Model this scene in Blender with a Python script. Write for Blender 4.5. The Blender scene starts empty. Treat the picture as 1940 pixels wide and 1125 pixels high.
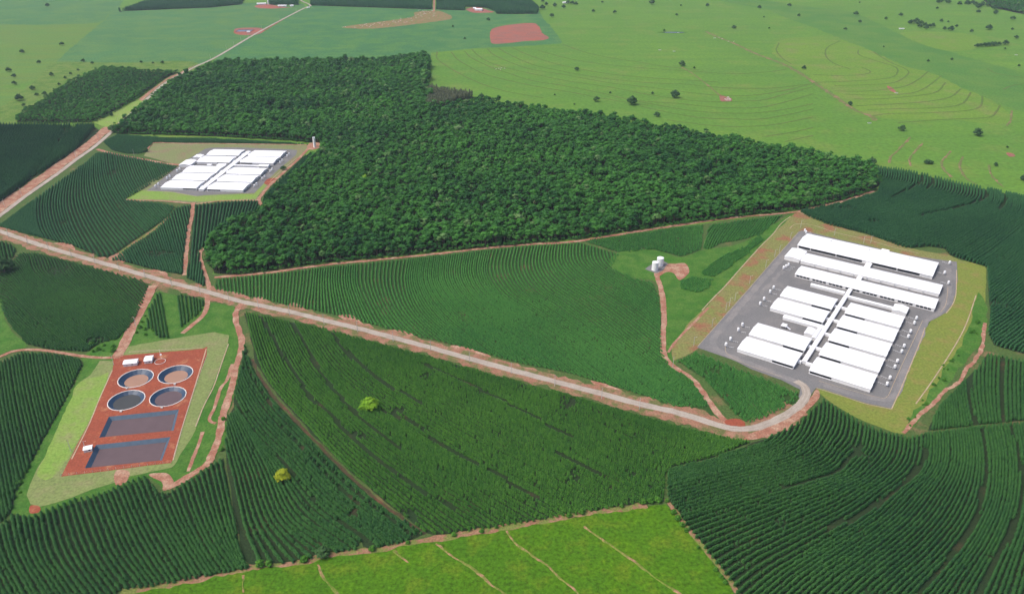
import bpy, bmesh, math, random
import numpy as np
from mathutils import Vector, Matrix, noise as mnoise
from mathutils.geometry import tessellate_polygon

random.seed(7); rng = np.random.default_rng(7)
S = bpy.context.scene
COL = S.collection
# ------------------------------------------------------------------ camera
CAM_H, FPX, PITCH = 350.0, 1450.0, math.radians(28.05)     # photograph 1940 x 1125 px
IMW, IMH = 1940.0, 1125.0
cam = bpy.data.cameras.new('camera'); camo = bpy.data.objects.new('camera', cam); COL.objects.link(camo)
camo.location = (0, 0, CAM_H); camo.rotation_euler = (math.pi/2 - PITCH, 0, 0)
cam.sensor_fit = 'HORIZONTAL'; cam.sensor_width = 36.0; cam.lens = 36.0*FPX/IMW
cam.clip_start = 1.0; cam.clip_end = 60000.0
S.camera = camo
# ------------------------------------------------------------------ sky and sun (bright, thin overcast)
SUN_EL, SUN_AZ = math.radians(57), math.radians(-104)        # azimuth from +Y, clockwise: high over the left of the view
W = bpy.data.worlds.new('World'); S.world = W; W.use_nodes = True
nt = W.node_tree; bg = nt.nodes['Background']
sky = nt.nodes.new('ShaderNodeTexSky'); sky.sky_type = 'NISHITA'; sky.sun_disc = False
sky.sun_elevation = SUN_EL; sky.sun_rotation = SUN_AZ; sky.dust_density = 6.0; sky.air_density = 0.7; sky.altitude = 400
nt.links.new(sky.outputs[0], bg.inputs[0]); bg.inputs[1].default_value = 0.145
sun = bpy.data.lights.new('sun', 'SUN'); sun.energy = 1.2; sun.angle = math.radians(20); sun.color = (1.0, 0.94, 0.84)
suno = bpy.data.objects.new('sun', sun); COL.objects.link(suno); suno.location = (-300, 200, 600)
sd = Vector((math.sin(SUN_AZ)*math.cos(SUN_EL), math.cos(SUN_AZ)*math.cos(SUN_EL), math.sin(SUN_EL)))
suno.rotation_euler = (-sd).to_track_quat('-Z', 'Y').to_euler()
S.view_settings.view_transform = 'Standard'; S.view_settings.look = 'None'
S.view_settings.exposure = 0.72; S.view_settings.gamma = 1.0; S.view_settings.use_curve_mapping = False

# ------------------------------------------------------------------ pixel -> ground
cp, sp_ = math.cos(PITCH), math.sin(PITCH)
def P(x, y, z=0.0):
    u, v = x-IMW/2, y-IMH/2
    dy, dz = FPX*cp - v*sp_, -FPX*sp_ - v*cp
    t = (z-CAM_H)/dz
    return Vector((u*t, dy*t, z))
def PN(a, z=0.0):
    a = np.asarray(a, float); u, v = a[:, 0]-IMW/2, a[:, 1]-IMH/2
    dy, dz = FPX*cp - v*sp_, -FPX*sp_ - v*cp
    t = (z-CAM_H)/dz
    return np.stack([u*t, dy*t], -1)
def to_px(xy):
    x, y, z = xy[:, 0], xy[:, 1], -CAM_H
    Z = y*cp - z*sp_; Y = y*sp_ + z*cp
    return np.stack([IMW/2 + x/Z*FPX, IMH/2 - Y/Z*FPX], -1), Z
def poly_world(pts, hz=0.0):
    return [P(q[0], q[1], hz if len(q) > 2 and q[2] else 0.0) for q in pts]
def catmull(pts, n=8, closed=False):
    pts = [Vector(p) for p in pts]; out = []; N = len(pts)
    rngi = range(N) if closed else range(N-1)
    for i in rngi:
        p1, p2 = pts[i], pts[(i+1) % N]
        p0 = pts[(i-1) % N] if (closed or i > 0) else p1*2-p2
        p3 = pts[(i+2) % N] if (closed or i < N-2) else p2*2-p1
        for k in range(n):
            t = k/n
            out.append(0.5*((2*p1)+(p2-p0)*t+(2*p0-5*p1+4*p2-p3)*t*t+(3*p1-p0-3*p2+p3)*t**3))
    if not closed: out.append(pts[-1])
    return out
def resample(pts, step, closed=False):
    out = []; pts = list(pts)
    seq = pts+[pts[0]] if closed else pts
    for a, b in zip(seq[:-1], seq[1:]):
        L = (b-a).length; n = max(1, int(L/step))
        for k in range(n): out.append(a.lerp(b, k/n))
    if not closed: out.append(pts[-1])
    return out

# ------------------------------------------------------------------ tagging
def tag(o, label=None, cat=None, group=None, kind=None):
    if label: o['label'] = label
    if cat: o['category'] = cat
    if group: o['group'] = group
    if kind: o['kind'] = kind
    return o
def link(o, parent=None):
    COL.objects.link(o)
    if parent: o.parent = parent
    return o
def empty(name, loc, rz=0.0):
    o = bpy.data.objects.new(name, None); o.location = loc; o.rotation_euler = (0, 0, rz); o.empty_display_size = 1
    return link(o)
def mesh_from(name, verts, faces, mats):
    me = bpy.data.meshes.new(name); me.from_pydata([tuple(v) for v in verts], [], faces); me.update()
    for m in (mats if isinstance(mats, (list, tuple)) else [mats]): me.materials.append(m)
    return me
def obj(name, me, parent=None, loc=None):
    o = bpy.data.objects.new(name, me)
    if loc is not None: o.location = loc
    return link(o, parent)
class MB:
    def __init__(s): s.v = []; s.f = []
    def box(s, x0, x1, y0, y1, z0, z1):
        n = len(s.v)
        s.v += [(x0,y0,z0),(x1,y0,z0),(x1,y1,z0),(x0,y1,z0),(x0,y0,z1),(x1,y0,z1),(x1,y1,z1),(x0,y1,z1)]
        s.f += [tuple(n+i for i in q) for q in [(3,2,1,0),(4,5,6,7),(0,1,5,4),(1,2,6,5),(2,3,7,6),(3,0,4,7)]]
        return s
    def lathe(s, prof, seg=16, cx=0, cy=0):
        n = len(s.v)
        for r, z in prof:
            for k in range(seg):
                a = 2*math.pi*k/seg; s.v.append((cx+r*math.cos(a), cy+r*math.sin(a), z))
        for i in range(len(prof)-1):
            for k in range(seg):
                k2 = (k+1) % seg
                s.f.append((n+i*seg+k, n+i*seg+k2, n+(i+1)*seg+k2, n+(i+1)*seg+k))
        return s
    def tube(s, a, b, r0, r1=None, seg=6):
        a, b = Vector(a), Vector(b); r1 = r0 if r1 is None else r1
        q = (b-a).to_track_quat('Z', 'Y'); n = len(s.v)
        for c, r in ((a, r0), (b, r1)):
            for k in range(seg):
                t = 2*math.pi*k/seg; s.v.append(tuple(c+q @ Vector((r*math.cos(t), r*math.sin(t), 0))))
        for k in range(seg):
            k2 = (k+1) % seg; s.f.append((n+k, n+k2, n+seg+k2, n+seg+k))
        s.f.append(tuple(n+seg+k for k in range(seg))); s.f.append(tuple(n+k for k in reversed(range(seg))))
        return s
    def mesh(s, name, mat): return mesh_from(name, s.v, s.f, mat)
    def build(s, name, mat, parent=None, loc=None): return obj(name, s.mesh(name, mat), parent, loc)

# ------------------------------------------------------------------ materials
def nodes_of(m): m.use_nodes = True; return m.node_tree.nodes, m.node_tree.links
def ground_mat(name, c1, c2, c3=None, big=0.006, mid=0.05, fine=0.5, rough=0.95, streak=None, spec=0.1, patch=(0.42, 0.6), fineamt=0.35):
    """c1/c2 mixed by large and middling noise, c3 in patches, fine grain in brightness."""
    m = bpy.data.materials.new(name); N, L = nodes_of(m); b = N['Principled BSDF']
    geo = N.new('ShaderNodeNewGeometry')
    def nz(scale, detail=4, vec=None, rough_=0.55):
        t = N.new('ShaderNodeTexNoise'); t.inputs['Scale'].default_value = scale; t.inputs['Detail'].default_value = detail
        t.inputs['Roughness'].default_value = rough_
        L.new(vec or geo.outputs['Position'], t.inputs['Vector']); return t.outputs['Fac']
    def ramp(f, a, bb):
        r = N.new('ShaderNodeMapRange'); r.inputs[1].default_value = a; r.inputs[2].default_value = bb; L.new(f, r.inputs[0]); return r.outputs[0]
    def mix(f, a, bb, mode='MIX'):
        x = N.new('ShaderNodeMix'); x.data_type = 'RGBA'; x.blend_type = mode
        if isinstance(f, (int, float)): x.inputs[0].default_value = f
        else: L.new(f, x.inputs[0])
        for k, s in ((6, a), (7, bb)):
            if isinstance(s, tuple): x.inputs[k].default_value = (*s, 1)
            else: L.new(s, x.inputs[k])
        return x.outputs[2]
    col = mix(ramp(nz(big, 5), 0.35, 0.65), c1, c2)
    col = mix(ramp(nz(mid, 5), 0.3, 0.75), col, c2)
    if c3: col = mix(ramp(nz(mid*0.6, 6, None, 0.65), *patch), col, c3)
    if streak:                      # (angle, scale along, scale across, colour, amount)
        ang, sa, sc_, sc3, amt = streak
        mp = N.new('ShaderNodeMapping'); mp.inputs['Rotation'].default_value = (0, 0, ang); mp.inputs['Scale'].default_value = (sa, sc_, 1)
        L.new(geo.outputs['Position'], mp.inputs['Vector'])
        f = ramp(nz(1.0, 3, mp.outputs[0]), 0.45, 0.62)
        mm = N.new('ShaderNodeMath'); mm.operation = 'MULTIPLY'; mm.inputs[1].default_value = amt; L.new(f, mm.inputs[0])
        col = mix(mm.outputs[0], col, sc3)
    g = ramp(nz(fine, 6, None, 0.7), 0.3, 0.7)
    mm = N.new('ShaderNodeMapRange'); mm.inputs[3].default_value = 1-fineamt; mm.inputs[4].default_value = 1+fineamt*0.6; L.new(g, mm.inputs[0])
    cmb = N.new('ShaderNodeCombineColor')
    for k in range(3): L.new(mm.outputs[0], cmb.inputs[k])
    col = mix(1.0, col, cmb.outputs[0], 'MULTIPLY')
    L.new(col, b.inputs['Base Color']); b.inputs['Roughness'].default_value = rough; b.inputs['Specular IOR Level'].default_value = spec
    return m
def plain(name, c, rough=0.6, spec=0.3, metal=0.0, grime=0.12):
    m = bpy.data.materials.new(name); N, L = nodes_of(m); b = N['Principled BSDF']
    b.inputs['Roughness'].default_value = rough; b.inputs['Specular IOR Level'].default_value = spec; b.inputs['Metallic'].default_value = metal
    geo = N.new('ShaderNodeNewGeometry'); t = N.new('ShaderNodeTexNoise'); t.inputs['Scale'].default_value = 0.35; t.inputs['Detail'].default_value = 6
    L.new(geo.outputs['Position'], t.inputs['Vector'])
    x = N.new('ShaderNodeMix'); x.data_type = 'RGBA'; L.new(t.outputs['Fac'], x.inputs[0])
    x.inputs[6].default_value = (*c, 1); x.inputs[7].default_value = (*[q*(1-2*grime) for q in c], 1)
    L.new(x.outputs[2], b.inputs['Base Color']); return m
def leaf_mat(name, ca, cb, cc=None, big=0.012, transl=0.25, ccamt=(0.86, 0.95)):
    """colour by individual plant (ca..cb, a few cc) and by large patches of the stand"""
    m = bpy.data.materials.new(name); N, L = nodes_of(m); b = N['Principled BSDF']
    oi = N.new('ShaderNodeObjectInfo'); geo = N.new('ShaderNodeNewGeometry')
    t = N.new('ShaderNodeTexNoise'); t.inputs['Scale'].default_value = big; t.inputs['Detail'].default_value = 4; L.new(geo.outputs['Position'], t.inputs['Vector'])
    t2 = N.new('ShaderNodeTexNoise'); t2.inputs['Scale'].default_value = 0.6; t2.inputs['Detail'].default_value = 2; L.new(geo.outputs['Position'], t2.inputs['Vector'])
    r = N.new('ShaderNodeMapRange'); r.inputs[1].default_value = 0.35; r.inputs[2].default_value = 0.65; L.new(t.outputs['Fac'], r.inputs[0])
    a = N.new('ShaderNodeMath'); a.operation = 'MULTIPLY_ADD'; a.inputs[1].default_value = 0.55; L.new(oi.outputs['Random'], a.inputs[0])
    h = N.new('ShaderNodeMath'); h.operation = 'MULTIPLY'; h.inputs[1].default_value = 0.45; L.new(r.outputs[0], h.inputs[0]); L.new(h.outputs[0], a.inputs[2])
    a2 = N.new('ShaderNodeMath'); a2.operation = 'MULTIPLY_ADD'; a2.inputs[1].default_value = 0.3; L.new(t2.outputs['Fac'], a2.inputs[0]); L.new(a.outputs[0], a2.inputs[2])
    x = N.new('ShaderNodeMix'); x.data_type = 'RGBA'; L.new(a2.outputs[0], x.inputs[0]); x.inputs[6].default_value = (*ca, 1); x.inputs[7].default_value = (*cb, 1)
    col = x.outputs[2]
    if cc:
        r2 = N.new('ShaderNodeMapRange'); r2.inputs[1].default_value = ccamt[0]; r2.inputs[2].default_value = ccamt[1]; L.new(oi.outputs['Random'], r2.inputs[0])
        x2 = N.new('ShaderNodeMix'); x2.data_type = 'RGBA'; L.new(r2.outputs[0], x2.inputs[0]); L.new(col, x2.inputs[6]); x2.inputs[7].default_value = (*cc, 1); col = x2.outputs[2]
    L.new(col, b.inputs['Base Color']); b.inputs['Roughness'].default_value = 0.75; b.inputs['Specular IOR Level'].default_value = 0.1
    tr = N.new('ShaderNodeBsdfTranslucent'); L.new(col, tr.inputs['Color'])
    ms = N.new('ShaderNodeMixShader'); ms.inputs[0].default_value = transl
    out = N['Material Output']; L.new(b.outputs[0], ms.inputs[1]); L.new(tr.outputs[0], ms.inputs[2]); L.new(ms.outputs[0], out.inputs['Surface'])
    return m

M = {}
M['pasture'] = ground_mat('pasture', (.126,.245,.031), (.095,.208,.031), (.152,.22,.044), big=.004, mid=.02, fine=.15, patch=(.52,.72), fineamt=.32, streak=(.3,.004,.03,(.082,.180,.031),.4))
M['crop'] = ground_mat('crop_field', (.076,.190,.060), (.064,.162,.053), (.098,.195,.05), big=.004, mid=.02, fine=.2, streak=(.05,.004,.10,(.055,.17,.065),.5))
M['crop2'] = ground_mat('cane_field', (.062,.180,.062), (.053,.152,.052), (.085,.195,.048), big=.005, mid=.03, fine=.2, streak=(.1,.006,.09,(.045,.15,.055),.5))
M['midgreen'] = ground_mat('teal_grass', (.062,.180,.058), (.052,.155,.05), (.085,.19,.055), big=.006, mid=.03, fine=.25)
M['yellowgrass'] = ground_mat('yellow_grass', (.125,.225,.034), (.102,.20,.036), (.12,.195,.036), big=.005, mid=.02, fine=.25, streak=(.05,.003,.06,(.085,.19,.05),.5))
M['weeds'] = ground_mat('weedy_grass', (.11,.21,.03), (.075,.16,.025), (.14,.21,.045), big=.02, mid=.08, fine=.4, fineamt=.5)
M['hill'] = ground_mat('olive_pasture', (.152,.250,.034), (.122,.228,.030), (.170,.215,.055), big=.006, mid=.03, fine=.2, patch=(.5,.66), fineamt=.35, streak=(.3,.005,.03,(.105,.20,.03),.4))
M['darkband'] = ground_mat('dark_pasture', (.082,.200,.034), (.072,.178,.033), (.10,.20,.036), big=.005, mid=.02, fine=.25)
M['lime'] = ground_mat('lime_pasture', (.082,.186,.006), (.056,.148,.008), (.112,.180,.012), big=.02, mid=.09, fine=.42, patch=(.5,.68), fineamt=.6)
M['verge'] = ground_mat('lush_verge', (.055,.165,.02), (.045,.130,.02), (.08,.17,.03), big=.03, mid=.12, fine=.6, fineamt=.45)
M['lawn'] = ground_mat('mown_lawn', (.20,.245,.085), (.17,.22,.075), (.235,.22,.11), big=.025, mid=.08, fine=.5, patch=(.5,.7))
M['lawn2'] = ground_mat('bright_lawn', (.15,.30,.045), (.20,.29,.065), (.23,.25,.10), big=.03, mid=.09, fine=.5, patch=(.5,.7))
M['olive'] = ground_mat('olive_slope', (.195,.215,.045), (.155,.205,.04), (.225,.195,.06), big=.03, mid=.10, fine=.5, patch=(.5,.7))
M['redslope'] = ground_mat('cut_slope', (.225,.185,.085), (.18,.205,.06), (.26,.125,.072), big=.02, mid=.06, fine=.5, patch=(.5,.62), fineamt=.45)
M['drygrass'] = ground_mat('dry_grass_pad', (.215,.215,.10), (.175,.21,.085), (.23,.17,.11), big=.03, mid=.1, fine=.5, patch=(.48,.68))
M['red'] = ground_mat('red_earth', (.32,.088,.045), (.26,.07,.042), (.40,.19,.10), big=.05, mid=.16, fine=.8, patch=(.56,.72))
M['redfield'] = ground_mat('tilled_red_field', (.30,.13,.10), (.26,.115,.085), (.34,.11,.075), big=.01, mid=.04, fine=.3, streak=(.25,.01,.12,(.22,.11,.085),.5))
M['dirt'] = ground_mat('track_dirt', (.35,.205,.14), (.30,.13,.085), (.43,.29,.20), big=.05, mid=.2, fine=.9, patch=(.46,.64), fineamt=.45)
M['shoulder'] = ground_mat('road_shoulder', (.35,.215,.14), (.28,.135,.088), (.13,.14,.05), big=.05, mid=.15, fine=.9, patch=(.46,.6), fineamt=.45)
M['gravel'] = ground_mat('gravel_road', (.35,.305,.255), (.305,.26,.215), (.39,.345,.29), big=.02, mid=.09, fine=1.2, fineamt=.2, streak=None)
M['apron'] = ground_mat('gravel_yard', (.188,.186,.183), (.162,.161,.160), (.22,.208,.20), big=.02, mid=.07, fine=.9, fineamt=.25, patch=(.5,.75))
M['rut'] = ground_mat('rut_gravel', (.42,.375,.32), (.37,.325,.275), (.30,.25,.20), big=.03, mid=.15, fine=1.2, fineamt=.25, patch=(.5,.65))
M['yardrut'] = ground_mat('yard_worn_gravel', (.212,.206,.20), (.18,.177,.175), (.235,.22,.21), big=.03, mid=.09, fine=.9, fineamt=.25)
M['litter'] = ground_mat('bare_litter', (.33,.22,.13), (.26,.125,.08), (.16,.19,.05), big=.06, mid=.2, fine=1.0, patch=(.45,.55), fineamt=.5)
M['soil'] = ground_mat('plantation_soil', (.022,.052,.019), (.026,.044,.018), (.085,.055,.032), big=.012, mid=.06, fine=.8, patch=(.58,.74), fineamt=.5)  # weedy soil, colour darkened to stand in for shade between the tree rows
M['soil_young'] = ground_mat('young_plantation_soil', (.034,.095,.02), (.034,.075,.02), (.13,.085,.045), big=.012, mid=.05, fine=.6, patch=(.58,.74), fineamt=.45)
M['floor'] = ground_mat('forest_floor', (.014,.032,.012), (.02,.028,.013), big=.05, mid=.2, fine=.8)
M['gully'] = ground_mat('gully_earth', (.10,.05,.035), (.06,.06,.03), (.15,.07,.045), big=.03, mid=.1, fine=.8, patch=(.5,.65), fineamt=.5)
M['bank'] = ground_mat('terrace_bank', (.086,.165,.031), (.102,.155,.037), (.14,.14,.05), big=.01, mid=.03, fine=.5, patch=(.5,.7))
M['bankred'] = ground_mat('worn_terrace', (.20,.20,.055), (.13,.19,.03), (.34,.20,.115), big=.05, mid=.2, fine=.9, patch=(.47,.58), fineamt=.5)
M['worn'] = ground_mat('worn_track', (.17,.16,.065), (.13,.165,.05), (.26,.165,.095), big=.015, mid=.06, fine=.5, patch=(.5,.6), fineamt=.45)
M['rough'] = ground_mat('rough_cover', (.060,.125,.028), (.075,.115,.035), (.20,.135,.07), big=.012, mid=.05, fine=.6, patch=(.56,.68), fineamt=.5)
M['concrete'] = ground_mat('drain_concrete', (.46,.38,.27), (.40,.31,.21), (.36,.24,.15), big=.05, mid=.2, fine=.9, patch=(.5,.68))
M['white'] = plain('white_sheet_metal', (.80,.81,.82), .45, .3, grime=.035)
M['whitewall'] = plain('white_wall', (.74,.74,.73), .7, .2, grime=.08)
M['dark'] = plain('dark_opening', (.012,.013,.016), .6, .2)
M['steel'] = plain('galvanised_steel', (.62,.64,.65), .4, .4, .2)
M['pole'] = plain('concrete_pole', (.56,.55,.51), .8, .2)
M['wood'] = plain('weathered_wood', (.22,.17,.12), .9, .1)
M['liner'] = plain('navy_liner', (.019,.054,.112), .42, .35, grime=.25)
M['linergrey'] = plain('slate_liner', (.055,.105,.165), .45, .35, grime=.25)
M['kerb'] = plain('pale_kerb', (.74,.70,.66), .8, .2)
M['trunk'] = plain('bark', (.16,.12,.085), .9, .1)
M['paletrunk'] = plain('pale_bark', (.36,.32,.26), .85, .1)
M['hide'] = plain('pale_hide', (.72,.68,.62), .9, .1)
M['yellow'] = plain('yellow_paint', (.55,.36,.03), .5, .4)
M['rubber'] = plain('black_rubber', (.02,.02,.02), .85, .1)
def water_mat(name, c, rough=.12):
    m = bpy.data.materials.new(name); N, L = nodes_of(m); b = N['Principled BSDF']
    b.inputs['Roughness'].default_value = rough; b.inputs['IOR'].default_value = 1.33
    geo = N.new('ShaderNodeNewGeometry'); t = N.new('ShaderNodeTexNoise'); t.inputs['Scale'].default_value = .12; t.inputs['Detail'].default_value = 4; L.new(geo.outputs['Position'], t.inputs['Vector'])
    x = N.new('ShaderNodeMix'); x.data_type = 'RGBA'; L.new(t.outputs['Fac'], x.inputs[0]); x.inputs[6].default_value = (*c, 1); x.inputs[7].default_value = (*[q*.75 for q in c], 1)
    L.new(x.outputs[2], b.inputs['Base Color'])
    t3 = N.new('ShaderNodeTexNoise'); t3.inputs['Scale'].default_value = 1.2; L.new(geo.outputs['Position'], t3.inputs['Vector'])
    bp = N.new('ShaderNodeBump'); bp.inputs['Strength'].default_value = .08; L.new(t3.outputs['Fac'], bp.inputs['Height']); L.new(bp.outputs[0], b.inputs['Normal'])
    return m
M['mudwater'] = water_mat('muddy_water', (.36,.21,.14), .3)
M['darkwater'] = water_mat('dark_effluent', (.06,.062,.058), .15)
M['brownwater'] = water_mat('brown_effluent', (.125,.086,.088), .15)
M['bluewater'] = water_mat('pond_water', (.08,.085,.12), .15)
M['leaf_euc'] = leaf_mat('eucalyptus_leaf', (.020,.080,.030), (.058,.172,.040), big=.01)
M['leaf_euc_teal'] = leaf_mat('blue_gum_leaf', (.024,.098,.046), (.056,.175,.062), big=.01)
M['leaf_euc_bright'] = leaf_mat('bright_eucalyptus_leaf', (.028,.112,.024), (.088,.240,.034), big=.008)
M['leaf_young'] = leaf_mat('young_eucalyptus_leaf', (.036,.158,.040), (.088,.275,.055), big=.01)
M['leaf_forest'] = leaf_mat('forest_leaf', (.009,.060,.022), (.070,.230,.036), (.15,.26,.09), big=.006, ccamt=(.95, 1.0))
M['leaf_grey'] = leaf_mat('grey_grove_leaf', (.11,.145,.08), (.16,.18,.10), big=.02)
M['leaf_lone'] = leaf_mat('field_tree_leaf', (.03,.085,.036), (.065,.14,.045), big=.02)
M['leaf_yellow'] = leaf_mat('yellow_leaf', (.22,.32,.02), (.38,.42,.03), big=.1)
M['leaf_lime'] = leaf_mat('lime_leaf', (.12,.30,.02), (.24,.42,.03), big=.1)
M['leaf_bush'] = leaf_mat('bush_leaf', (.05,.16,.02), (.09,.24,.03), big=.05)

# ------------------------------------------------------------------ the ground sheets
LZ = 0.03
NL = [0]
def lift(layer):
    NL[0] += 1
    return layer*LZ+(NL[0] % 9)*.003
def nzj(p, s, amp):
    v = mnoise.noise_vector(Vector((p.x*s, p.y*s, 3.7)))+0.5*mnoise.noise_vector(Vector((p.x*s*2.7, p.y*s*2.7, 9.1)))
    return Vector((v.x*amp, v.y*amp, 0))
def sheet(name, pts, mat, layer, label, cat, smooth=True, jit=1.5, holes=(), hz=0.0, parent=None, group=None, world=False, step=6.0):
    w = pts if world else poly_world(pts, hz)
    w = [Vector((q.x, q.y, 0)) for q in w]
    if smooth: w = catmull(w, 6, True)
    if jit > 0:
        w = resample(w, max(step, 1.0), True)
        w = [p+nzj(p, 0.05, jit)+nzj(p, 0.3, jit*.35) for p in w]
    loops = [w]+[[Vector((q.x, q.y, 0)) for q in h] for h in holes]
    tris = tessellate_polygon(loops)
    flat = [v for l in loops for v in l]
    faces = []
    for t in tris:
        a, b, c = (flat[i] for i in t)
        faces.append(tuple(t) if (b-a).cross(c-a).z > 0 else (t[0], t[2], t[1]))
    zz = lift(layer) if layer else 0.0
    me = mesh_from(name, [(v.x, v.y, zz) for v in flat], faces, mat)
    o = obj(name, me, parent)
    if not parent: tag(o, label, cat, group, 'structure')
    return o
def strip(name, pts, width, mat, layer, label, cat, jit=.5, crown=0.0, smooth=True, parent=None, group=None, world=False, step=3.0, offset=0.0):
    w = pts if world else [P(q[0], q[1]) for q in pts]
    if smooth: w = catmull(w, 8)
    w = resample(w, step)
    vs, fs = [], []; z = lift(layer)
    for i, p in enumerate(w):
        t = (w[min(i+1, len(w)-1)]-w[max(i-1, 0)]).normalized(); nrm = Vector((-t.y, t.x, 0)); p = p+nrm*offset
        wl = width/2+jit*(mnoise.noise(Vector((p.x*.12, p.y*.12, 1)))+.6*mnoise.noise(Vector((p.x*.45, p.y*.45, 5))))
        wr = width/2+jit*(mnoise.noise(Vector((p.x*.12, p.y*.12, 21)))+.6*mnoise.noise(Vector((p.x*.45, p.y*.45, 25))))
        vs += [tuple(p+nrm*wl+Vector((0,0,z-p.z))), (p.x, p.y, z+crown), tuple(p-nrm*wr+Vector((0,0,z-p.z)))]
        if i:
            a = 3*(i-1); fs += [(a, a+1, a+4, a+3), (a+1, a+2, a+5, a+4)]
    fs = [tuple(reversed(f)) for f in fs]
    me = mesh_from(name, vs, fs, mat)
    o = obj(name, me, parent)
    if not parent: tag(o, label, cat, group, 'structure')
    return o

# pit outline of the effluent ponds (hole in every sheet below the red pad)
PIT = [P(*q) for q in [(218,698),(373,690),(360,744),(342,805),(322,868),(300,878),(150,893),(140,885),(172,812),(195,760)]]
G = 16000
sheet('ground', [Vector((-G,-3000,0)), Vector((G,-3000,0)), Vector((G,24000,0)), Vector((-G,24000,0))], M['pasture'], 0,
      'open green grazing land running out to the horizon', 'ground', smooth=False, jit=0, holes=[PIT], world=True)

# --- far fields
sheet('field', [(-400,300),(-60,238),(0,205),(45,172),(0,165),(60,155),(85,135),(107,118),(132,94),(177,56),(198,39),(230,20),(150,-20),(-100,-60),(-700,60)], M['yellowgrass'], 1,
      'yellow-green far pasture beyond the weedy strip and scrub wood', 'field', jit=4)
sheet('field', [(-300,45),(0,47),(100,47),(186,43),(205,28),(226,18),(190,-40),(-300,-40)], M['crop'], 2,
      'hazy grey-green field above the yellow pasture beside the far dark plantation', 'field', jit=3)
sheet('field', [(107,118),(132,94),(177,56),(198,39),(208,27),(225,20),(300,16),(400,12),(470,6),(575,8),(580,18),(483,66),(411,108),(368,128),(338,119),(241,120)], M['crop'], 3,
      'blue-green crop field west of the straight dirt road', 'field', smooth=False, jit=3)
sheet('field', [(586,8),(700,10),(822,14),(819,60),(816,100),(815,125),(600,135),(400,135),(411,109),(484,66),(578,17)], M['crop2'], 3,
      'blue-green crop field between the straight dirt road and the fence line', 'field', smooth=False, jit=3)
sheet('field', [(820,14),(1020,18),(1030,37),(1042,49),(1063,77),(1064,83),(987,88),(900,92),(814,101),(818,60)], M['midgreen'], 3,
      'mid-green field surrounding the bare red tilled patch', 'field', smooth=False, jit=3)
sheet('field', [(929,60),(937,53.6),(966,47.4),(1007,44.3),(1020,49.5),(1028,64),(1040,72),(1028,76.7),(997,78.4),(966,82),(935,83.5),(929,76)], M['redfield'], 4,
      'bare red tilled field with rounded corners', 'field', jit=2)
sheet('field', [(650,51.5),(702,44),(780,33),(786,24),(824,20.6),(845,26),(857,35),(828,41),(760,49.5),(710,54.6),(669,54.6)], M['litter'], 4,
      'long brown trampled feeding strip where the white herd stands', 'bare ground', jit=3)
sheet('field', [(1470,82),(1500,72),(1560,72),(1600,78),(1640,92),(1700,115),(1760,133),(1790,150),(1840,172),(1880,195),(1915,215),(1900,236),(1820,228),(1700,226),(1630,212),(1570,172),(1510,130),(1466,105)], M['hill'], 1,
      'pale olive hilltop pasture ringed by terraces', 'field', jit=8)
sheet('field', [(1367,2),(1449,18),(1490,35),(1540,52),(1598,76),(1647,95),(1715,126),(1758,136),(1808,159),(1849,177),(1903,200),(1960,212),(2050,180),(1960,145),(1845,112),(1787,95),(1711,68),(1653,40),(1608,22),(1540,14),(1440,0),(1380,-14)], M['darkband'], 2,
      'darker green band of pasture behind the terraced hill', 'field', jit=5)
sheet('field', [(1711,68),(1725,60),(1829,64),(1861,76),(1845,93),(1783,95)], M['hill'], 3,
      'small yellowish paddock beside the far tree row', 'field', jit=4)
sheet('field', [(107,119),(241,119),(345,116),(375,121),(372,135),(330,152),(290,185),(250,215),(215,245),(192,246),(175,236),(30,232),(-60,262),(-60,235),(0,205),(45,170),(62,157),(85,136)], M['weeds'], 4,
      'bright weedy grass strip around the dark scrub wood', 'grass strip', jit=4)

# --- near grass sheets
sheet('rough_ground', [(-300,235),(170,240),(225,256),(590,275),(500,395),(400,520),(700,492),(1100,455),(1510,400),(1665,355),(1672,322),(1800,346),(2300,470),(2400,1300),(1440,1300),(1262,955),(800,1020),(240,1125),(100,1300),(-600,1300)], M['rough'], 1,
      'rough weedy ground between the plantation blocks', 'ground', smooth=False, jit=2, holes=[PIT])
sheet('field', [(247,1125),(307,1112),(371,1100),(480,1075),(568,1067),(637,1050),(707,1045),(771,1031),(860,1017),(959,1001),(1033,988),(1107,976),(1182,964),(1240,957),(1262,956),(1271,964),(1305,1008),(1340,1053),(1379,1102),(1391,1125),(1440,1200),(1300,1300),(300,1300),(150,1190)], M['lime'], 6,
      'vivid lime-green pasture crossed by tan terrace lines', 'pasture', smooth=False, jit=1.5, step=4)
sheet('verge', [(300,552),(395,572),(442,580),(450,600),(462,650),(455,690),(448,730),(432,780),(424,840),(410,862),(385,890),(345,916),(312,932),(285,905),(200,935),(130,955),(60,985),(20,972),(30,925),(60,870),(100,800),(135,740),(158,690),(150,682),(165,668),(190,650),(228,638),(262,590),(280,560)], M['verge'], 5,
      'lush green verge surrounding the effluent pond site', 'grass verge', smooth=False, jit=2, step=4, holes=[PIT])
sheet('meadow', [(-60,540),(0,562),(8,600),(25,632),(52,656),(20,664),(0,672),(-60,690)], M['verge'], 5,
      'bright meadow wedge above the thin red track', 'meadow', jit=1.5)
sheet('lawn', [(235,667),(243,657),(309,645),(406,629),(433,635),(432,655),(421,684),(406,724),(386,768),(371,813),(354,843),(332,880),(324,886),(247,902),(218,914),(173,927),(138,941),(106,951),(74,959),(57,954),(50,939),(57,917),(69,894),(84,866),(111,803),(134,758),(148,726),(173,709),(188,684),(213,684)], M['lawn'], 7,
      'pale mown lawn framing the red pond pad', 'lawn', smooth=False, jit=1.0, step=4, holes=[PIT])
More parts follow.
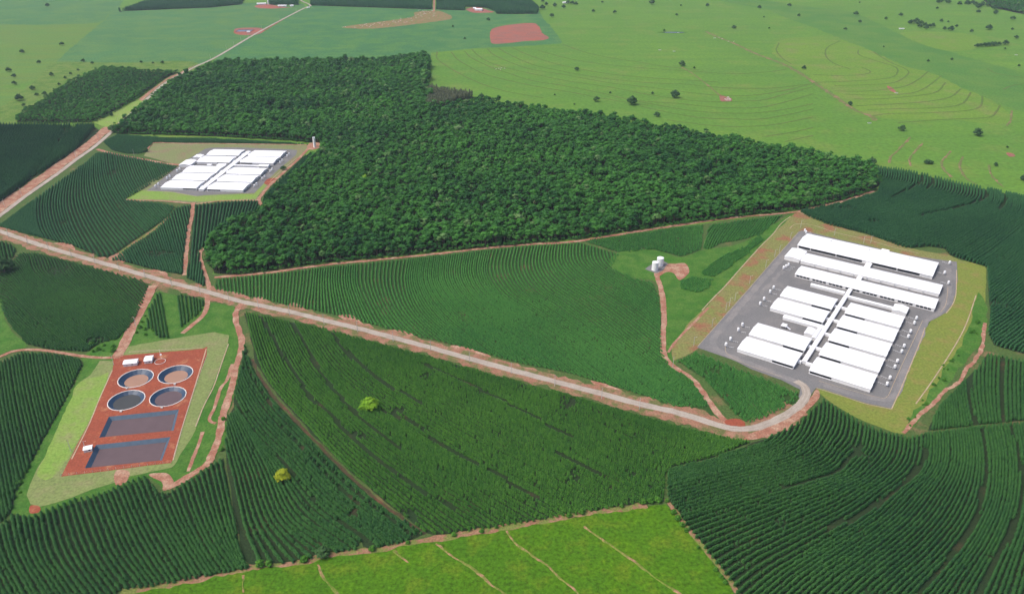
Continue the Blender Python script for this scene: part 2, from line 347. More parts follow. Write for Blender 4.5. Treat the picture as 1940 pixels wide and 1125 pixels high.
sheet('lawn', [(148,726),(190,712),(206,712),(165,806),(128,870),(100,905),(75,900),(84,866),(111,803),(134,758)], M['lawn2'], 8,
      'brighter green mown slope along the pond pad', 'lawn', jit=1.5)
def circ(c, r, n): return [Vector((c.x+r*math.cos(2*math.pi*k/n), c.y+r*math.sin(2*math.pi*k/n), 0)) for k in range(n)]
PONDC = [P(257.3,717.2), P(332.7,709.6), P(239.7,758.6), P(318.4,751.6)]; PONDR = 13.4
RECT = [[P(*q) for q in [(206.6,789.5),(339,776),(329,815.5),(188,829)]], [P(*q) for q in [(182,843),(323,828),(307,872),(161,887)]]]
sheet('pond_pad', [(215,679),(235,673),(300,668),(384,661),(393,657),(391,674),(366,744),(346.5,808),(329,868),(324,877),(220,890),(116,903),(134,867),(168,803),(213,702)], M['red'], 10,
      'red earth pad holding the effluent ponds', 'earth pad', smooth=False, jit=.5, step=4, holes=[circ(c, PONDR, 20) for c in PONDC]+RECT)

# --- farm yards
YARD = [(1512,440),(1520,437),(1600,456),(1660,470),(1720,484),(1792,494),(1812,496),(1814,528),(1810,556),(1804,576),(1792,592),(1776,602),(1760,610),(1752,620),(1744,644),(1728,684),(1708,732),(1688,774),(1640,764),(1560,738),(1546,735),(1536,748),(1526,758),(1512,752),(1516,738),(1480,720),(1424,700),(1388,682),(1360,672),(1320,658)]
sheet('grass_area', [(1156,505),(1172,478),(1240,474),(1290,488),(1330,474),(1400,462),(1460,428),(1512,400),(1470,445),(1420,500),(1360,562),(1300,624),(1272,664),(1278,690),(1262,680),(1255,650),(1254,600),(1249,560),(1240,532),(1200,526)], M['verge'], 4,
      'bright rough grass around the two white tanks', 'grass', jit=1.5)
sheet('cut_slope', [(1514,399),(1498,411),(1464,444),(1432,478),(1400,513),(1368,548),(1336,582),(1300,618),(1272,656),(1274,684),(1298,674),(1322,660),(1514,442),(1600,458),(1720,486),(1795,497),(1835,500),(1800,484),(1740,474),(1660,450),(1600,433),(1545,412)], M['redslope'], 5,
      'brown cut slope between rough grass and grey farm yard', 'slope', smooth=False, jit=1.2)
sheet('grass_slope', [(1800,492),(1830,495),(1866,505),(1869,540),(1866,600),(1852,640),(1822,690),(1777,745),(1742,790),(1712,822),(1690,818),(1640,797),(1580,767),(1544,740),(1560,730),(1690,760),(1740,640),(1770,600),(1805,560)], M['olive'], 4,
      'yellow-olive grass slope wrapping the far side of the large yard', 'grass slope', smooth=False, jit=1.5)
sheet('grass_strip', [(1852,556),(1868,575),(1868,612),(1858,650),(1832,684),(1792,736),(1752,786),(1722,816),(1714,812),(1740,772),(1776,722),(1815,664),(1838,610)], M['verge'], 6,
      'rank green strip between olive slope and red gully', 'grass', jit=2.5)
sheet('farm_yard', YARD, M['apron'], 8, 'grey gravel yard of the larger farm', 'yard', smooth=False, jit=.5, step=4)
sheet('farm_lawn', [(291,272),(338,272),(427,272.5),(581,274.5),(588,279),(561,302),(521,340),(490,371),(486,379),(422,380),(378,385),(353,384),(304,380),(234,378.5),(254,360),(299,335),(340,313.5),(272,296)], M['drygrass'], 5,
      'dry grass platform around the farm beside the forest', 'lawn', smooth=False, jit=1.0)
sheet('farm_lawn', [(236,377),(252,362),(280,361),(330,365),(373,372),(420,370),(482,368),(505,342),(512,342),(488,371),(484,377),(378,382),(300,378)], M['lawn2'], 6,
      'green lawn below the forest-side farm yard', 'lawn', smooth=False, jit=1.0)
sheet('farm_yard', [(388,283),(400,280.5),(452,280),(551,283.5),(563,285),(561,294),(534,316.5),(509,339),(482,366),(422,368.5),(390,370),(373,372),(345,368),(328,364),(279,361.5),(318,331),(353,304)], M['apron'], 8,
      'grey gravel yard of the farm beside the forest', 'yard', smooth=False, jit=.5, step=4)
sheet('tank_pad', [(1222,510),(1236,500),(1256,494),(1266,500),(1256,512),(1245,519)], M['apron'], 8, 'grey gravel pad under the two white tanks', 'pad', smooth=False, jit=.3)
sheet('bare_patch', [(1256,512),(1264,501),(1280,500),(1296,499),(1304,507),(1304,518),(1288,531),(1276,518),(1262,516),(1248,524),(1242,520)], M['dirt'], 9, 'pale red turning area beside the white tanks', 'bare ground', jit=.6)
sheet('bare_patch', [(1372,800),(1384,794),(1402,795),(1412,803),(1406,811),(1386,812)], M['red'], 13, 'round red earth patch where the red track meets the gravel road', 'bare ground', jit=.6)
sheet('bare_patch', [(280,899),(314,897),(328,912),(322,926),(309,931),(306,914)], M['dirt'], 9, 'red scar at the low end of the pond track', 'bare ground', jit=1)
sheet('bare_patch', [(218,893),(243,893),(240,912),(220,920)], M['dirt'], 9, 'small red scar in the lawn below the pond pad', 'bare ground', jit=1)
sheet('bare_patch', [(56,958),(74,957),(76,969),(58,972)], M['red'], 9, 'small red scar at the lowest lawn corner', 'bare ground', jit=1)
sheet('bare_patch', [(1363,180),(1372,183),(1386,187),(1384,192),(1366,192)], M['redfield'], 4, 'red trampled patch at the pasture trough', 'bare ground', jit=1.5)
sheet('bare_patch', [(443,60),(450,54),(485,53),(500,56),(496,63),(480,67),(450,66)], M['redfield'], 5, 'red earth surround of the far reservoir', 'bare ground', jit=1.5)
sheet('bare_patch', [(1681,163),(1692,168),(1697,176),(1686,172)], M['redfield'], 4, 'red patch beside a trough on the terraced hill', 'bare ground', jit=1)
sheet('bare_patch', [(1906,290),(1918,291),(1924,296),(1912,297)], M['redfield'], 4, 'red patch near the plantation edge in the pasture', 'bare ground', jit=1)
sheet('bare_patch', [(586,272),(606,271),(610,279),(592,284),(582,281)], M['dirt'], 9, 'reddish clearing at the foot of the slender white tower', 'bare ground', jit=.8)
sheet('bare_patch', [(507,340),(522,338),(520,347),(508,351),(500,348)], M['red'], 9, 'orange-red earth heap area at the yard corner by the forest', 'bare ground', jit=.8)

# ------------------------------------------------------------------ roads and tracks
MAIN = [(-60,420),(0,438.6),(50,456),(100,472),(139.5,483.4),(179,494.6),(224,507),(274,522),(323.6,535.7),(373.4,548),(423,562),(460,572),(549,591),(614,607),(677,622),(745,640),(816,659),(890,680),(968,701),(1051,723),(1120,741),(1213,766),(1280,781),(1320,793),(1370,808),(1405,813),(1440,808),(1480,791),(1510,772),(1524,756),(1528,744),(1522,731),(1508,722)]
strip('road_shoulder', [(x, y+1.2) for x, y in MAIN[:-4]], 21, M['shoulder'], 10.6, 'bare reddish shoulders of the main gravel road', 'road shoulder', jit=5.0)
strip('road', MAIN, 6.6, M['gravel'], 12.5, 'pale gravel main road sweeping to the larger farm', 'road', jit=.7, crown=.12)
for off in (-1.35, 1.35):
    strip('wheel_rut', MAIN, 1.0, M['rut'], 17.2, 'worn wheel rut along the main gravel road', 'wheel rut', jit=.35, offset=off, group='ruts of the main road')
for t, wd in [([(1520,446),(1478,494),(1430,548),(1384,602),(1350,648),(1376,672),(1450,700),(1510,724)], 6), ([(1796,508),(1798,548),(1784,588),(1758,606),(1742,640),(1718,694),(1692,752),(1640,752),(1560,730)], 5), ([(1490,505),(1462,536),(1445,560),(1500,590)], 4)]:
    strip('wheel_rut', t, wd, M['yardrut'], 9.2, 'paler wheel-worn lane in the larger farm yard', 'wheel lane', jit=1.6, group='worn lanes of the larger yard')
UP = [(560,-14),(568,0),(584,8),(588,12),(577,16),(530,40),(483.6,65),(411,108),(368,128),(317.6,155),(288.7,178.6),(260,205.7),(231,231),(209,252.6),(177,280),(148,300),(110,329),(50,371),(0,409),(-60,452)]
strip('road', UP, 6.5, M['gravel'], 12, 'gravel road climbing past the forest to the far farm', 'road', jit=.5, crown=.1)
sheet('bare_verge', [(372,122),(352,133),(318,148),(285,172),(262,190),(232,212),(205,238),(193,244),(172,264),(120,301),(60,343),(0,383),(-60,425),(-60,446),(0,405),(50,367),(110,325),(148,296),(177,276),(209,248),(231,227),(260,202),(288,175),(317,151),(345,140)], M['dirt'], 10,
      'broad bare reddish verge along the climbing gravel road', 'bare ground', smooth=False, jit=2.0)
sheet('grass_area', [(176,232),(225,206),(262,190),(270,192),(262,203),(232,226),(212,242),(196,240)], M['lawn2'], 11, 'bright grass triangle between scrub wood and gravel road', 'grass', smooth=False, jit=1.5)
for pts in [[(430,553),(455,556),(475,566),(450,568)],[(480,566),(500,565),(520,576),(545,582),(520,586)],[(545,578),(562,574),(580,588),(600,598),(570,594)],[(640,598),(668,598),(690,614),(720,628),(680,620)],[(735,625),(770,628),(800,645),(830,656),(770,645)],[(855,655),(900,664),(930,678),(880,676)],[(1120,722),(1150,728),(1180,744),(1150,744)],[(100,462),(135,462),(140,475),(110,473)],[(205,492),(225,480),(240,492),(225,502)],[(285,515),(300,510),(318,522),(300,528)]]:
    sheet('bare_patch', pts, M['dirt'], 10, 'bare tan scrape between main gravel road and plantation rows', 'bare ground', jit=1.6, group='scrapes along the main road')
sheet('red_verge', [(1546,738),(1552,752),(1532,776),(1505,800),(1470,820),(1432,832),(1408,832),(1430,818),(1470,803),(1505,782),(1528,764)], M['dirt'], 10.5, 'red outer verge of the entrance loop', 'road verge', jit=1.0)
strip('track', [(291,541),(283,556),(274,573),(253,615),(234,655),(222,676)], 9, M['dirt'], 12.8, 'red dirt road dropping from the gravel road to the ponds', 'dirt road', jit=.8)
strip('track', [(-40,692),(0,676),(25,666),(62,662.6),(100,666),(149,674),(190,678),(228,677)], 3.6, M['dirt'], 11, 'thin red track curving into the pond site gate', 'dirt track', jit=.5)
strip('track', [(458,575),(450,586),(446,599),(451,622),(458,645),(456,665),(449,690),(444,710),(440,731),(430,763),(421,793),(417,818),(411,840),(404,858),(394,877),(372,893),(346,910),(317,925)], 5.2, M['dirt'], 11, 'pale dirt track winding down beside the pond lawn', 'dirt track', jit=.9)
strip('track', [(440,690),(430,720),(418,736),(406,773),(397,792),(400,799),(409,802)], 2.6, M['dirt'], 10, 'looping red ditch beside the winding pond track', 'ditch', jit=.5)
strip('track', [(384,818),(379,835),(370,858),(364,872),(357,893)], 2.4, M['dirt'], 10, 'short red ditch in the green verge below the ponds', 'ditch', jit=.5)
strip('track', [(345,632),(362,618),(383,600),(392,582),(393,570),(392,556),(396,545),(390,525),(382,500),(378,482),(386,470)], 4.5, M['dirt'], 11, 'red track crossing the gravel road below the forest corner', 'dirt track', jit=.6)
strip('track', [(366,384),(364,408),(358,438),(353,480),(350,522)], 4.5, M['dirt'], 11, 'straight bare strip running down from the forest-side farm', 'firebreak', jit=1.2)
strip('track', [(406,526),(456,522),(524,515),(616,502),(709,493),(833,480.5),(926,470),(1000,463.5),(1095,457),(1200,440),(1300,425),(1400,412),(1505,402),(1560,390),(1600,381),(1655,362)], 4.6, M['dirt'], 11, 'reddish track along the foot of the native forest', 'dirt track', jit=1.4)
strip('track', [(1243,518),(1247,530),(1252,546),(1256,570),(1258,599),(1256,646),(1259,673),(1274,693),(1313,720),(1336,751),(1360,783),(1378,802)], 5.0, M['dirt'], 12, 'red track climbing to the two white tanks', 'dirt track', jit=.8)
strip('track', [(1266,668),(1276,652),(1297,629),(1320,606),(1342,583)], 2.2, M['dirt'], 10, 'narrow reddish ditch at the foot of the cut slope', 'ditch', jit=.4)
strip('track', [(184,283),(200,288),(230,295),(275,303),(310,310),(342,313)], 6.0, M['dirt'], 11, 'red lane from the climbing road to the forest-side farm', 'dirt road', jit=.9)
strip('track', [(600,276),(586,281),(566,301),(541,324),(520,343),(505,358),(496,370),(490,379),(496,392),(499,396)], 4.6, M['dirt'], 11, 'orange track skirting the forest-side farm', 'dirt track', jit=.7)
strip('track', [(279,284),(291,271.5),(338,272),(427,272.8),(520,274),(588,275)], 3.2, M['dirt'], 10, 'thin pale track along the top of the dry grass platform', 'dirt track', jit=.8)
strip('track', [(236,379),(304,381),(353,385),(378,386),(422,381),(486,380)], 3.2, M['dirt'], 10, 'thin reddish track under the forest-side farm lawn', 'dirt track', jit=.9)
strip('gully', [(1866,612),(1863,632),(1862,654),(1848,682),(1831,699),(1819,721),(1804,733),(1789,741),(1764,768),(1740,788),(1712,821)], 3.2, M['dirt'], 11, 'red eroded gully track beside the dark plantation rows', 'gully', jit=1.2)
strip('track', [(1336,60),(1363,72),(1389,82),(1429,101),(1466,115),(1488,124),(1517,140),(1540,155),(1560,169),(1585,185),(1606,200),(1622,210),(1639,216),(1655,223),(1657,229)], 9, M['worn'], 5, 'brown cattle track descending the terraced pasture', 'cattle track', jit=4)
strip('track', [(1292,128),(1315,142),(1342,163),(1364,182)], 4, M['worn'], 5, 'straight tan cattle track from lone tree to trough', 'cattle track', jit=1.2)
strip('firebreak', [(478,680),(486,700),(495,718),(520,752),(560,796),(600,838),(640,880),(690,925),(740,965),(805,1012)], 2.2, M['gully'], 5.5, 'dark red eroded gap between two plantation row patterns', 'gully', jit=1.4)
strip('firebreak', [(322,411),(290,436),(250,463),(204,496)], 4.0, M['litter'], 5.5, 'diagonal gap through the plantation below the forest-side farm', 'firebreak', jit=1.2)
strip('firebreak', [(823,-12),(822,22)], 7, M['dirt'], 5.5, 'pale lane between the far dark plantations', 'lane', jit=.5)
strip('track', [(494,58),(502,58),(520,47),(560,24)], 4, M['red'], 5.5, 'red rutted edge beside the straight dirt road', 'dirt track', jit=2)
strip('litter_strip', [(230,1118),(307,1109),(371,1097),(440,1083),(480,1074),(568,1065),(637,1048),(707,1043),(771,1029),(860,1015),(959,999),(1033,986),(1107,974),(1182,962),(1225,956)], 4.2, M['litter'], 7, 'bare reddish litter strip between plantation and lime pasture', 'bare ground', jit=2.2)
strip('litter_strip', [(1262,945),(1274,962),(1308,1006),(1343,1051),(1382,1100),(1410,1140)], 3.0, M['litter'], 7, 'dark litter strip along the slanting pasture edge', 'bare ground', jit=.9)

# --- terrace banks
TER = [[(828,99),(828,111),(847,126),(875,142),(917,161),(966,175),(1030,186)],
 [(855,99),(867,113),(892,128),(917,140),(960,152),(1010,163),(1080,175),(1160,190),(1230,200)],
 [(880,97),(892,109),(917,122),(937,130),(966,140),(1007,153),(1069,163),(1131,175),(1200,190),(1288,197),(1346,203),(1391,205),(1439,204),(1490,193),(1540,178)],
 [(894,94),(908,107),(931,120),(956,128),(1007,140),(1069,153),(1152,165),(1220,178),(1284,188),(1346,193),(1408,192),(1449,189),(1501,175),(1540,165)],
 [(923,93),(937,105),(966,118),(1007,132),(1069,142),(1152,157),(1230,166),(1284,173),(1346,180),(1408,182),(1470,175),(1540,159)],
 [(945,92),(966,104),(1007,122),(1049,132),(1110,144),(1180,153),(1240,158),(1295,160),(1346,165),(1408,168),(1470,167),(1530,160)],
 [(970,90),(997,103),(1038,117),(1082,128),(1150,140),(1220,147),(1295,152),(1360,156)],
 [(1020,96),(1059,107),(1100,116),(1160,124),(1240,131),(1319,136),(1356,139),(1408,140),(1460,136),(1490,132)],
 [(1066,84),(1100,97),(1140,107),(1202,117),(1264,127),(1326,133)],
 [(1212,201),(1264,213),(1325,223),(1387,226),(1439,226),(1490,218),(1540,207)],
 [(1202,191),(1264,203),(1320,211),(1367,214.6),(1429,214.6),(1490,207),(1540,197)],
 [(1264,228),(1346,238),(1408,240),(1470,236),(1540,222)],
 [(1449,259),(1501,251),(1540,242)], [(1486,269),(1540,257)],
 [(1540,142),(1591,144),(1633,142),(1649,136),(1633,128)],
 [(1591,78),(1567,91),(1565,107),(1581,121),(1612,132)],
 [(1626,95),(1629,105),(1664,117),(1697,128),(1699,140),(1684,148),(1633,153),(1540,157)],
 [(1655,99),(1684,117),(1717,132),(1719,142),(1693,157),(1643,161),(1581,163)],
 [(1758,136),(1738,152),(1709,165),(1643,173),(1581,173)],
 [(1783,144),(1756,165),(1725,177),(1664,181),(1602,179)],
 [(1791,157),(1773,175),(1725,183),(1664,188),(1618,188)],
 [(1820,169),(1798,185),(1746,194),(1684,198),(1622,201)],
 [(1839,175),(1824,196),(1787,204),(1725,206),(1643,208)],
 [(1861,183),(1857,202),(1829,210),(1767,214),(1684,216),(1653,220)],
 [(1894,200),(1886,214),(1870,223),(1787,227),(1700,233)],
 [(1476,82),(1471,96),(1484,112),(1500,122)],
 [(1900,170),(1920,162),(1950,158)], [(1870,130),(1890,140),(1940,148)]]
for t in TER:
    strip('terrace', t, 3.6, M['bank'], 6, 'thin dark contour terrace curving through the green pasture', 'terrace', jit=1.3, crown=.35, group='contour terraces in the far pasture')
for t in [[(1725,260),(1705,282),(1688,297),(1684,309)],[(1748,272),(1730,291),(1723,301),(1725,315)],[(1802,287),(1785,305),(1787,320),(1802,336)],[(1824,297),(1818,315),(1829,336),(1849,350)],[(1874,313),(1878,332),(1901,355)],[(1917,210),(1915,227),(1907,239)]]:
    strip('terrace', t, 3.4, M['worn'], 6, 'worn tan terrace near the plantation edge in the pasture', 'terrace', jit=1.9, crown=.3, group='worn terraces by the plantation edge')
for t in [[(1107,996),(1125,1011),(1157,1033),(1187,1053),(1226,1082),(1256,1105),(1290,1126),(1330,1160)],[(959,1006),(979,1031),(1011,1053),(1038,1074),(1058,1092),(1083,1112),(1110,1140)],[(825,1030),(853,1050),(877,1065),(899,1080),(929,1105),(960,1130)],[(601,1070),(610,1092),(632,1117),(650,1140)],[(745,1043),(756,1052),(774,1066)],[(459,1090),(462,1122)]]:
    strip('terrace', t, 1.4, M['bankred'], 8, 'tan worn terrace line crossing the lime pasture', 'terrace', jit=1.0, crown=.2, group='terrace lines in the lime pasture')
# --- concrete drains
for t in [[(1498,410),(1480,424),(1464,444),(1440,468),(1400,512),(1376,540),(1352,564),(1330,588)],[(1496,433),(1508,425),(1540,427),(1580,440),(1640,454),(1690,468),(1740,480)],[(1512,401),(1530,409),(1560,418),(1590,424)]]:
    strip('drain', t, .9, M['concrete'], 9, 'pale concrete drain on the brown cut slope', 'drain', jit=.15, group='drains of the cut slope')
for t in [[(1812,512),(1811,556),(1804,578),(1792,594)],[(1752,621),(1744,645),(1728,685),(1708,733),(1689,775)],[(1546,735),(1600,752),(1640,765),(1688,775)],[(1849,560),(1832,610),(1812,650),(1770,716),(1735,765)]]:
    strip('drain', t, .8, M['concrete'], 10.5, 'pale kerb drain edging the larger farm yard', 'drain', jit=.1, group='kerb drains of the larger yard')
for t in [[(1748,607),(1730,646),(1712,684),(1694,724),(1680,752),(1660,752),(1600,736),(1552,722)],[(1374,655),(1376,668),(1392,680),(1430,697),(1480,714)],[(1796,545),(1792,575),(1782,592)],[(1512,441),(1470,488),(1420,546),(1370,602),(1322,656)]]:
    strip('yard_kerb', t, .4, M['concrete'], 10, 'thin pale kerb line inside the larger farm yard', 'kerb', jit=.05, group='kerb lines of the larger yard')
for t in [[(213,702),(190,753),(168,806),(136,870)],[(244,667),(300,664),(384,660)],[(391,661),(366,744),(346,808),(328,872)],[(433,652),(421,686),(405,732),(386,770),(371,808)]]:
    strip('drain', t, .8, M['concrete'], 13, 'pale drain line framing the pond pad', 'drain', jit=.12, group='drains of the pond pad')
strip('drain', [(279,362),(328,365),(372,372.5)], .8, M['concrete'], 10.5, 'pale kerb under the forest-side yard', 'drain', jit=.1)
strip('drain', [(562,300),(535,322),(512,343)], .8, M['concrete'], 10.5, 'pale kerb beside the orange track', 'drain', jit=.1)

exec_after = []
# ------------------------------------------------------------------ tree meshes
def quad_cloud(centres, normals, sizes, r):
    vs, fs = [], []
    for c, n, s in zip(centres, normals, sizes):
        n = Vector(n).normalized(); t = n.orthogonal().normalized(); t.rotate(Matrix.Rotation(r.uniform(0, 6.28), 3, n)); b = n.cross(t)
        k = len(vs); e = r.uniform(.6, 1.0)
        vs += [c+t*s, c+b*s*e+n*s*r.uniform(-.25, .1), c-t*s*r.uniform(.7, 1), c-b*s*e+n*s*r.uniform(-.25, .1)]
        fs.append((k, k+1, k+2, k+3))
    return vs, fs
def merge(parts):
    V, F = [], []
    for v, f in parts:
        n = len(V); V += [tuple(q) for q in v]; F += [tuple(i+n for i in g) for g in f]
    return V, F
def blob(c, rx, rz, seg=6, rings=3, r=random, jit=.15, top=1.0):
    vs, fs = [], []
    vs.append((c.x, c.y, c.z-rz))
    for i in range(1, rings+1):
        ph = -math.pi/2+math.pi*i/(rings+1)
        for k in range(seg):
            a = 2*math.pi*(k+.5*(i % 2))/seg; q = 1+r.uniform(-jit, jit)
            vs.append((c.x+rx*q*math.cos(ph)*math.cos(a), c.y+rx*q*math.cos(ph)*math.sin(a), c.z+rz*q*math.sin(ph)))
    vs.append((c.x, c.y, c.z+rz)); T = len(vs)-1
    for k in range(seg):
        fs.append((0, 1+(k+1) % seg, 1+k)); fs.append((T, T-seg+k, T-seg+(k+1) % seg))
    for i in range(rings-1):
        for k in range(seg):
            a, b = 1+i*seg+k, 1+i*seg+(k+1) % seg
            fs.append((a, b, b+seg, a+seg))
    return vs, fs
def euc_geom(seed, H=7.0, R=1.25, n=46, base=.16):
    r = random.Random(seed); cs, ns, ss = [], [], []
    def rad(t): return R*math.sqrt(max(.02, 1-((t-.36)/.66)**2))
    for i in range(n):
        t = ((i+r.random())/n); z = H*(base+(1-base)*t); a = r.uniform(0, 6.28); q = rad(t)*r.uniform(.55, 1.08)
        cs.append(Vector((q*math.cos(a), q*math.sin(a), z)))
        ns.append(Vector((math.cos(a), math.sin(a), .9*t+.35+r.uniform(-.4, .9)))); ss.append(r.uniform(.30, .58)*(1.05-.35*t))
    crown = quad_cloud(cs, ns, ss, r)
    core = blob(Vector((0, 0, H*.52)), R*.62, H*.42, 5, 3, r)
    tr = MB().tube((0, 0, 0), (0, 0, H*.55), .09, .05, 4)
    return merge([crown, core]), (tr.v, tr.f)
def broad_geom(seed, H=13.0, R=5.0, lobes=7, nq=26, zf=.66):
    r = random.Random(seed); parts = []; limbs = MB()
    zc = H*zf
    limbs.tube((0, 0, 0), (r.uniform(-.3,.3), r.uniform(-.3,.3), H*.55), .26, .16, 5)
    L = [(Vector((r.uniform(-.3,.3), r.uniform(-.3,.3), H*.80)), R*.62)]
    for k in range(lobes):
        a = 2*math.pi*k/lobes+r.uniform(-.4, .4); d = R*r.uniform(.42, .68)
        L.append((Vector((d*math.cos(a), d*math.sin(a), zc+r.uniform(-.12, .16)*H)), R*r.uniform(.34, .52)))
    for c, q in L:
        parts.append(blob(c, q*.78, q*.62, 6, 2, r, .2))
        cs, ns, ss = [], [], []
        for i in range(nq):
            z = r.uniform(-.35, 1); a = r.uniform(0, 6.28); s = math.sqrt(max(0, 1-z*z)); d = Vector((s*math.cos(a), s*math.sin(a), z))
            cs.append(c+Vector((d.x*q, d.y*q, d.z*q*.8))*r.uniform(.78, 1.1)); ns.append(d+Vector((r.uniform(-.5,.5), r.uniform(-.5,.5), r.uniform(-.2,.7)))); ss.append(q*r.uniform(.2, .38))
        parts.append(quad_cloud(cs, ns, ss, r))
        if c is not L[0][0]: limbs.tube((0, 0, H*.42), tuple(c), .12, .06, 4)
    return merge(parts), (limbs.v, limbs.f)
class Kind:
    """tree species: separate crown/trunk meshes for individuals, joined meshes for the scattered mass"""
    def __init__(s, name, geoms, leaf, bark):
        s.crown, s.trunk, s.coll = [], [], bpy.data.collections.new(name)
        for i, (cg, tg) in enumerate(geoms):
            s.crown.append(mesh_from('crown', cg[0], cg[1], leaf)); s.trunk.append(mesh_from('trunk', tg[0], tg[1], bark))
            V, F = merge([cg, tg]); me = mesh_from(name, V, F, [leaf, bark])
            idx = np.zeros(len(me.polygons), np.int32); idx[len(cg[1]):] = 1; me.polygons.foreach_set('material_index', idx)
            o = bpy.data.objects.new('%s_%d' % (name, i), me); s.coll.objects.link(o)
        s.n = len(geoms)
EG = [euc_geom(i, 5.0, 1.02, 44, .12) for i in range(6)]
YG = [euc_geom(20+i, 3.2, .9, 34, .06) for i in range(5)]
BG = [broad_geom(40+i, random.Random(i).uniform(10.5, 15), random.Random(i+9).uniform(3.0, 4.9), 6, 22) for i in range(7)]
LG = [broad_geom(60+i, 7.6, 5.6, 8, 28, .5) for i in range(4)]
K = {'euc': Kind('euc', EG, M['leaf_euc'], M['paletrunk']), 'euc_teal': Kind('euc_teal', EG, M['leaf_euc_teal'], M['paletrunk']),
     'euc_bright': Kind('euc_bright', EG, M['leaf_euc_bright'], M['paletrunk']), 'young': Kind('young', YG, M['leaf_young'], M['paletrunk']),
     'forest': Kind('forest', BG, M['leaf_forest'], M['trunk']), 'grey': Kind('grey', [euc_geom(80+i, 15, 2.4, 70, .2) for i in range(3)], M['leaf_grey'], M['paletrunk'])}
def scatter_group(coll):
    g = bpy.data.node_groups.new('scatter_'+coll.name, 'GeometryNodeTree')
    g.interface.new_socket('Geometry', in_out='INPUT', socket_type='NodeSocketGeometry'); g.interface.new_socket('Geometry', in_out='OUTPUT', socket_type='NodeSocketGeometry')
    N, L = g.nodes, g.links
    gi, go = N.new('NodeGroupInput'), N.new('NodeGroupOutput')
    ci = N.new('GeometryNodeCollectionInfo'); ci.inputs['Collection'].default_value = coll; ci.inputs['Separate Children'].default_value = True; ci.inputs['Reset Children'].default_value = True
    iop = N.new('GeometryNodeInstanceOnPoints'); iop.inputs['Pick Instance'].default_value = True
    def attr(name, ty):
        a = N.new('GeometryNodeInputNamedAttribute'); a.data_type = ty; a.inputs['Name'].default_value = name; return a.outputs['Attribute']
    cx = N.new('ShaderNodeCombineXYZ'); L.new(attr('rot', 'FLOAT'), cx.inputs['Z'])
    L.new(gi.outputs[0], iop.inputs['Points']); L.new(ci.outputs[0], iop.inputs['Instance']); L.new(attr('idx', 'INT'), iop.inputs['Instance Index'])
    L.new(cx.outputs[0], iop.inputs['Rotation']); L.new(attr('scl', 'FLOAT_VECTOR'), iop.inputs['Scale']); L.new(iop.outputs[0], go.inputs[0])
    return g
SG = {k: scatter_group(v.coll) for k, v in K.items()}
class Stand:
    def __init__(s, name, kind, xy, scl, label, cat, tree_label, tree_name, tree_group):
        s.name, s.kind, s.xy, s.label, s.cat = name, kind, xy, label, cat
        n = len(xy); s.scl = scl; s.rot = rng.uniform(0, 6.283, n); s.idx = rng.integers(0, K[kind].n, n)
        s.tl, s.tn, s.tg = tree_label, tree_name, tree_group; s.keep = np.ones(n, bool)
        px, s.depth = to_px(xy); s.inview = (px[:, 0] > 4) & (px[:, 0] < IMW-4) & (px[:, 1] > 4) & (px[:, 1] < IMH-14)
    def build(s):
        k = s.keep; n = int(k.sum()); me = bpy.data.meshes.new(s.name)
        if n == 0: return
        me.vertices.add(n); co = np.zeros((n, 3), np.float32); co[:, :2] = s.xy[k]; co[:, 2] = .05; me.vertices.foreach_set('co', co.ravel())
        me.attributes.new('rot', 'FLOAT', 'POINT').data.foreach_set('value', s.rot[k].astype(np.float32))
        me.attributes.new('scl', 'FLOAT_VECTOR', 'POINT').data.foreach_set('vector', s.scl[k].astype(np.float32).ravel())
        me.attributes.new('idx', 'INT', 'POINT').data.foreach_set('value', s.idx[k].astype(np.int32))
        o = obj(s.name, me); md = o.modifiers.new('scatter', 'NODES'); md.node_group = SG[s.kind]
        tag(o, s.label, s.cat, kind='stuff')
STANDS = []
def inside(xy, poly):
    x, y = xy[:, 0], xy[:, 1]; c = np.zeros(len(xy), bool); n = len(poly)
    for i in range(n):
        x1, y1 = poly[i]; x2, y2 = poly[(i+1) % n]
        if y1 == y2: continue
        t = ((y1 > y) != (y2 > y)) & (x < (x2-x1)*(y-y1)/(y2-y1)+x1); c ^= t
    return c
def vnoise(xy, s, seed=0.0):
    return np.array([mnoise.noise(Vector((a*s, b*s, seed))) for a, b in xy])
def arc(poly, m):
    d = np.r_[0, np.cumsum(np.linalg.norm(np.diff(poly, axis=0), axis=1))]; t = np.linspace(0, d[-1], m)
    return np.stack([np.interp(t, d, poly[:, 0]), np.interp(t, d, poly[:, 1])], -1), d[-1]
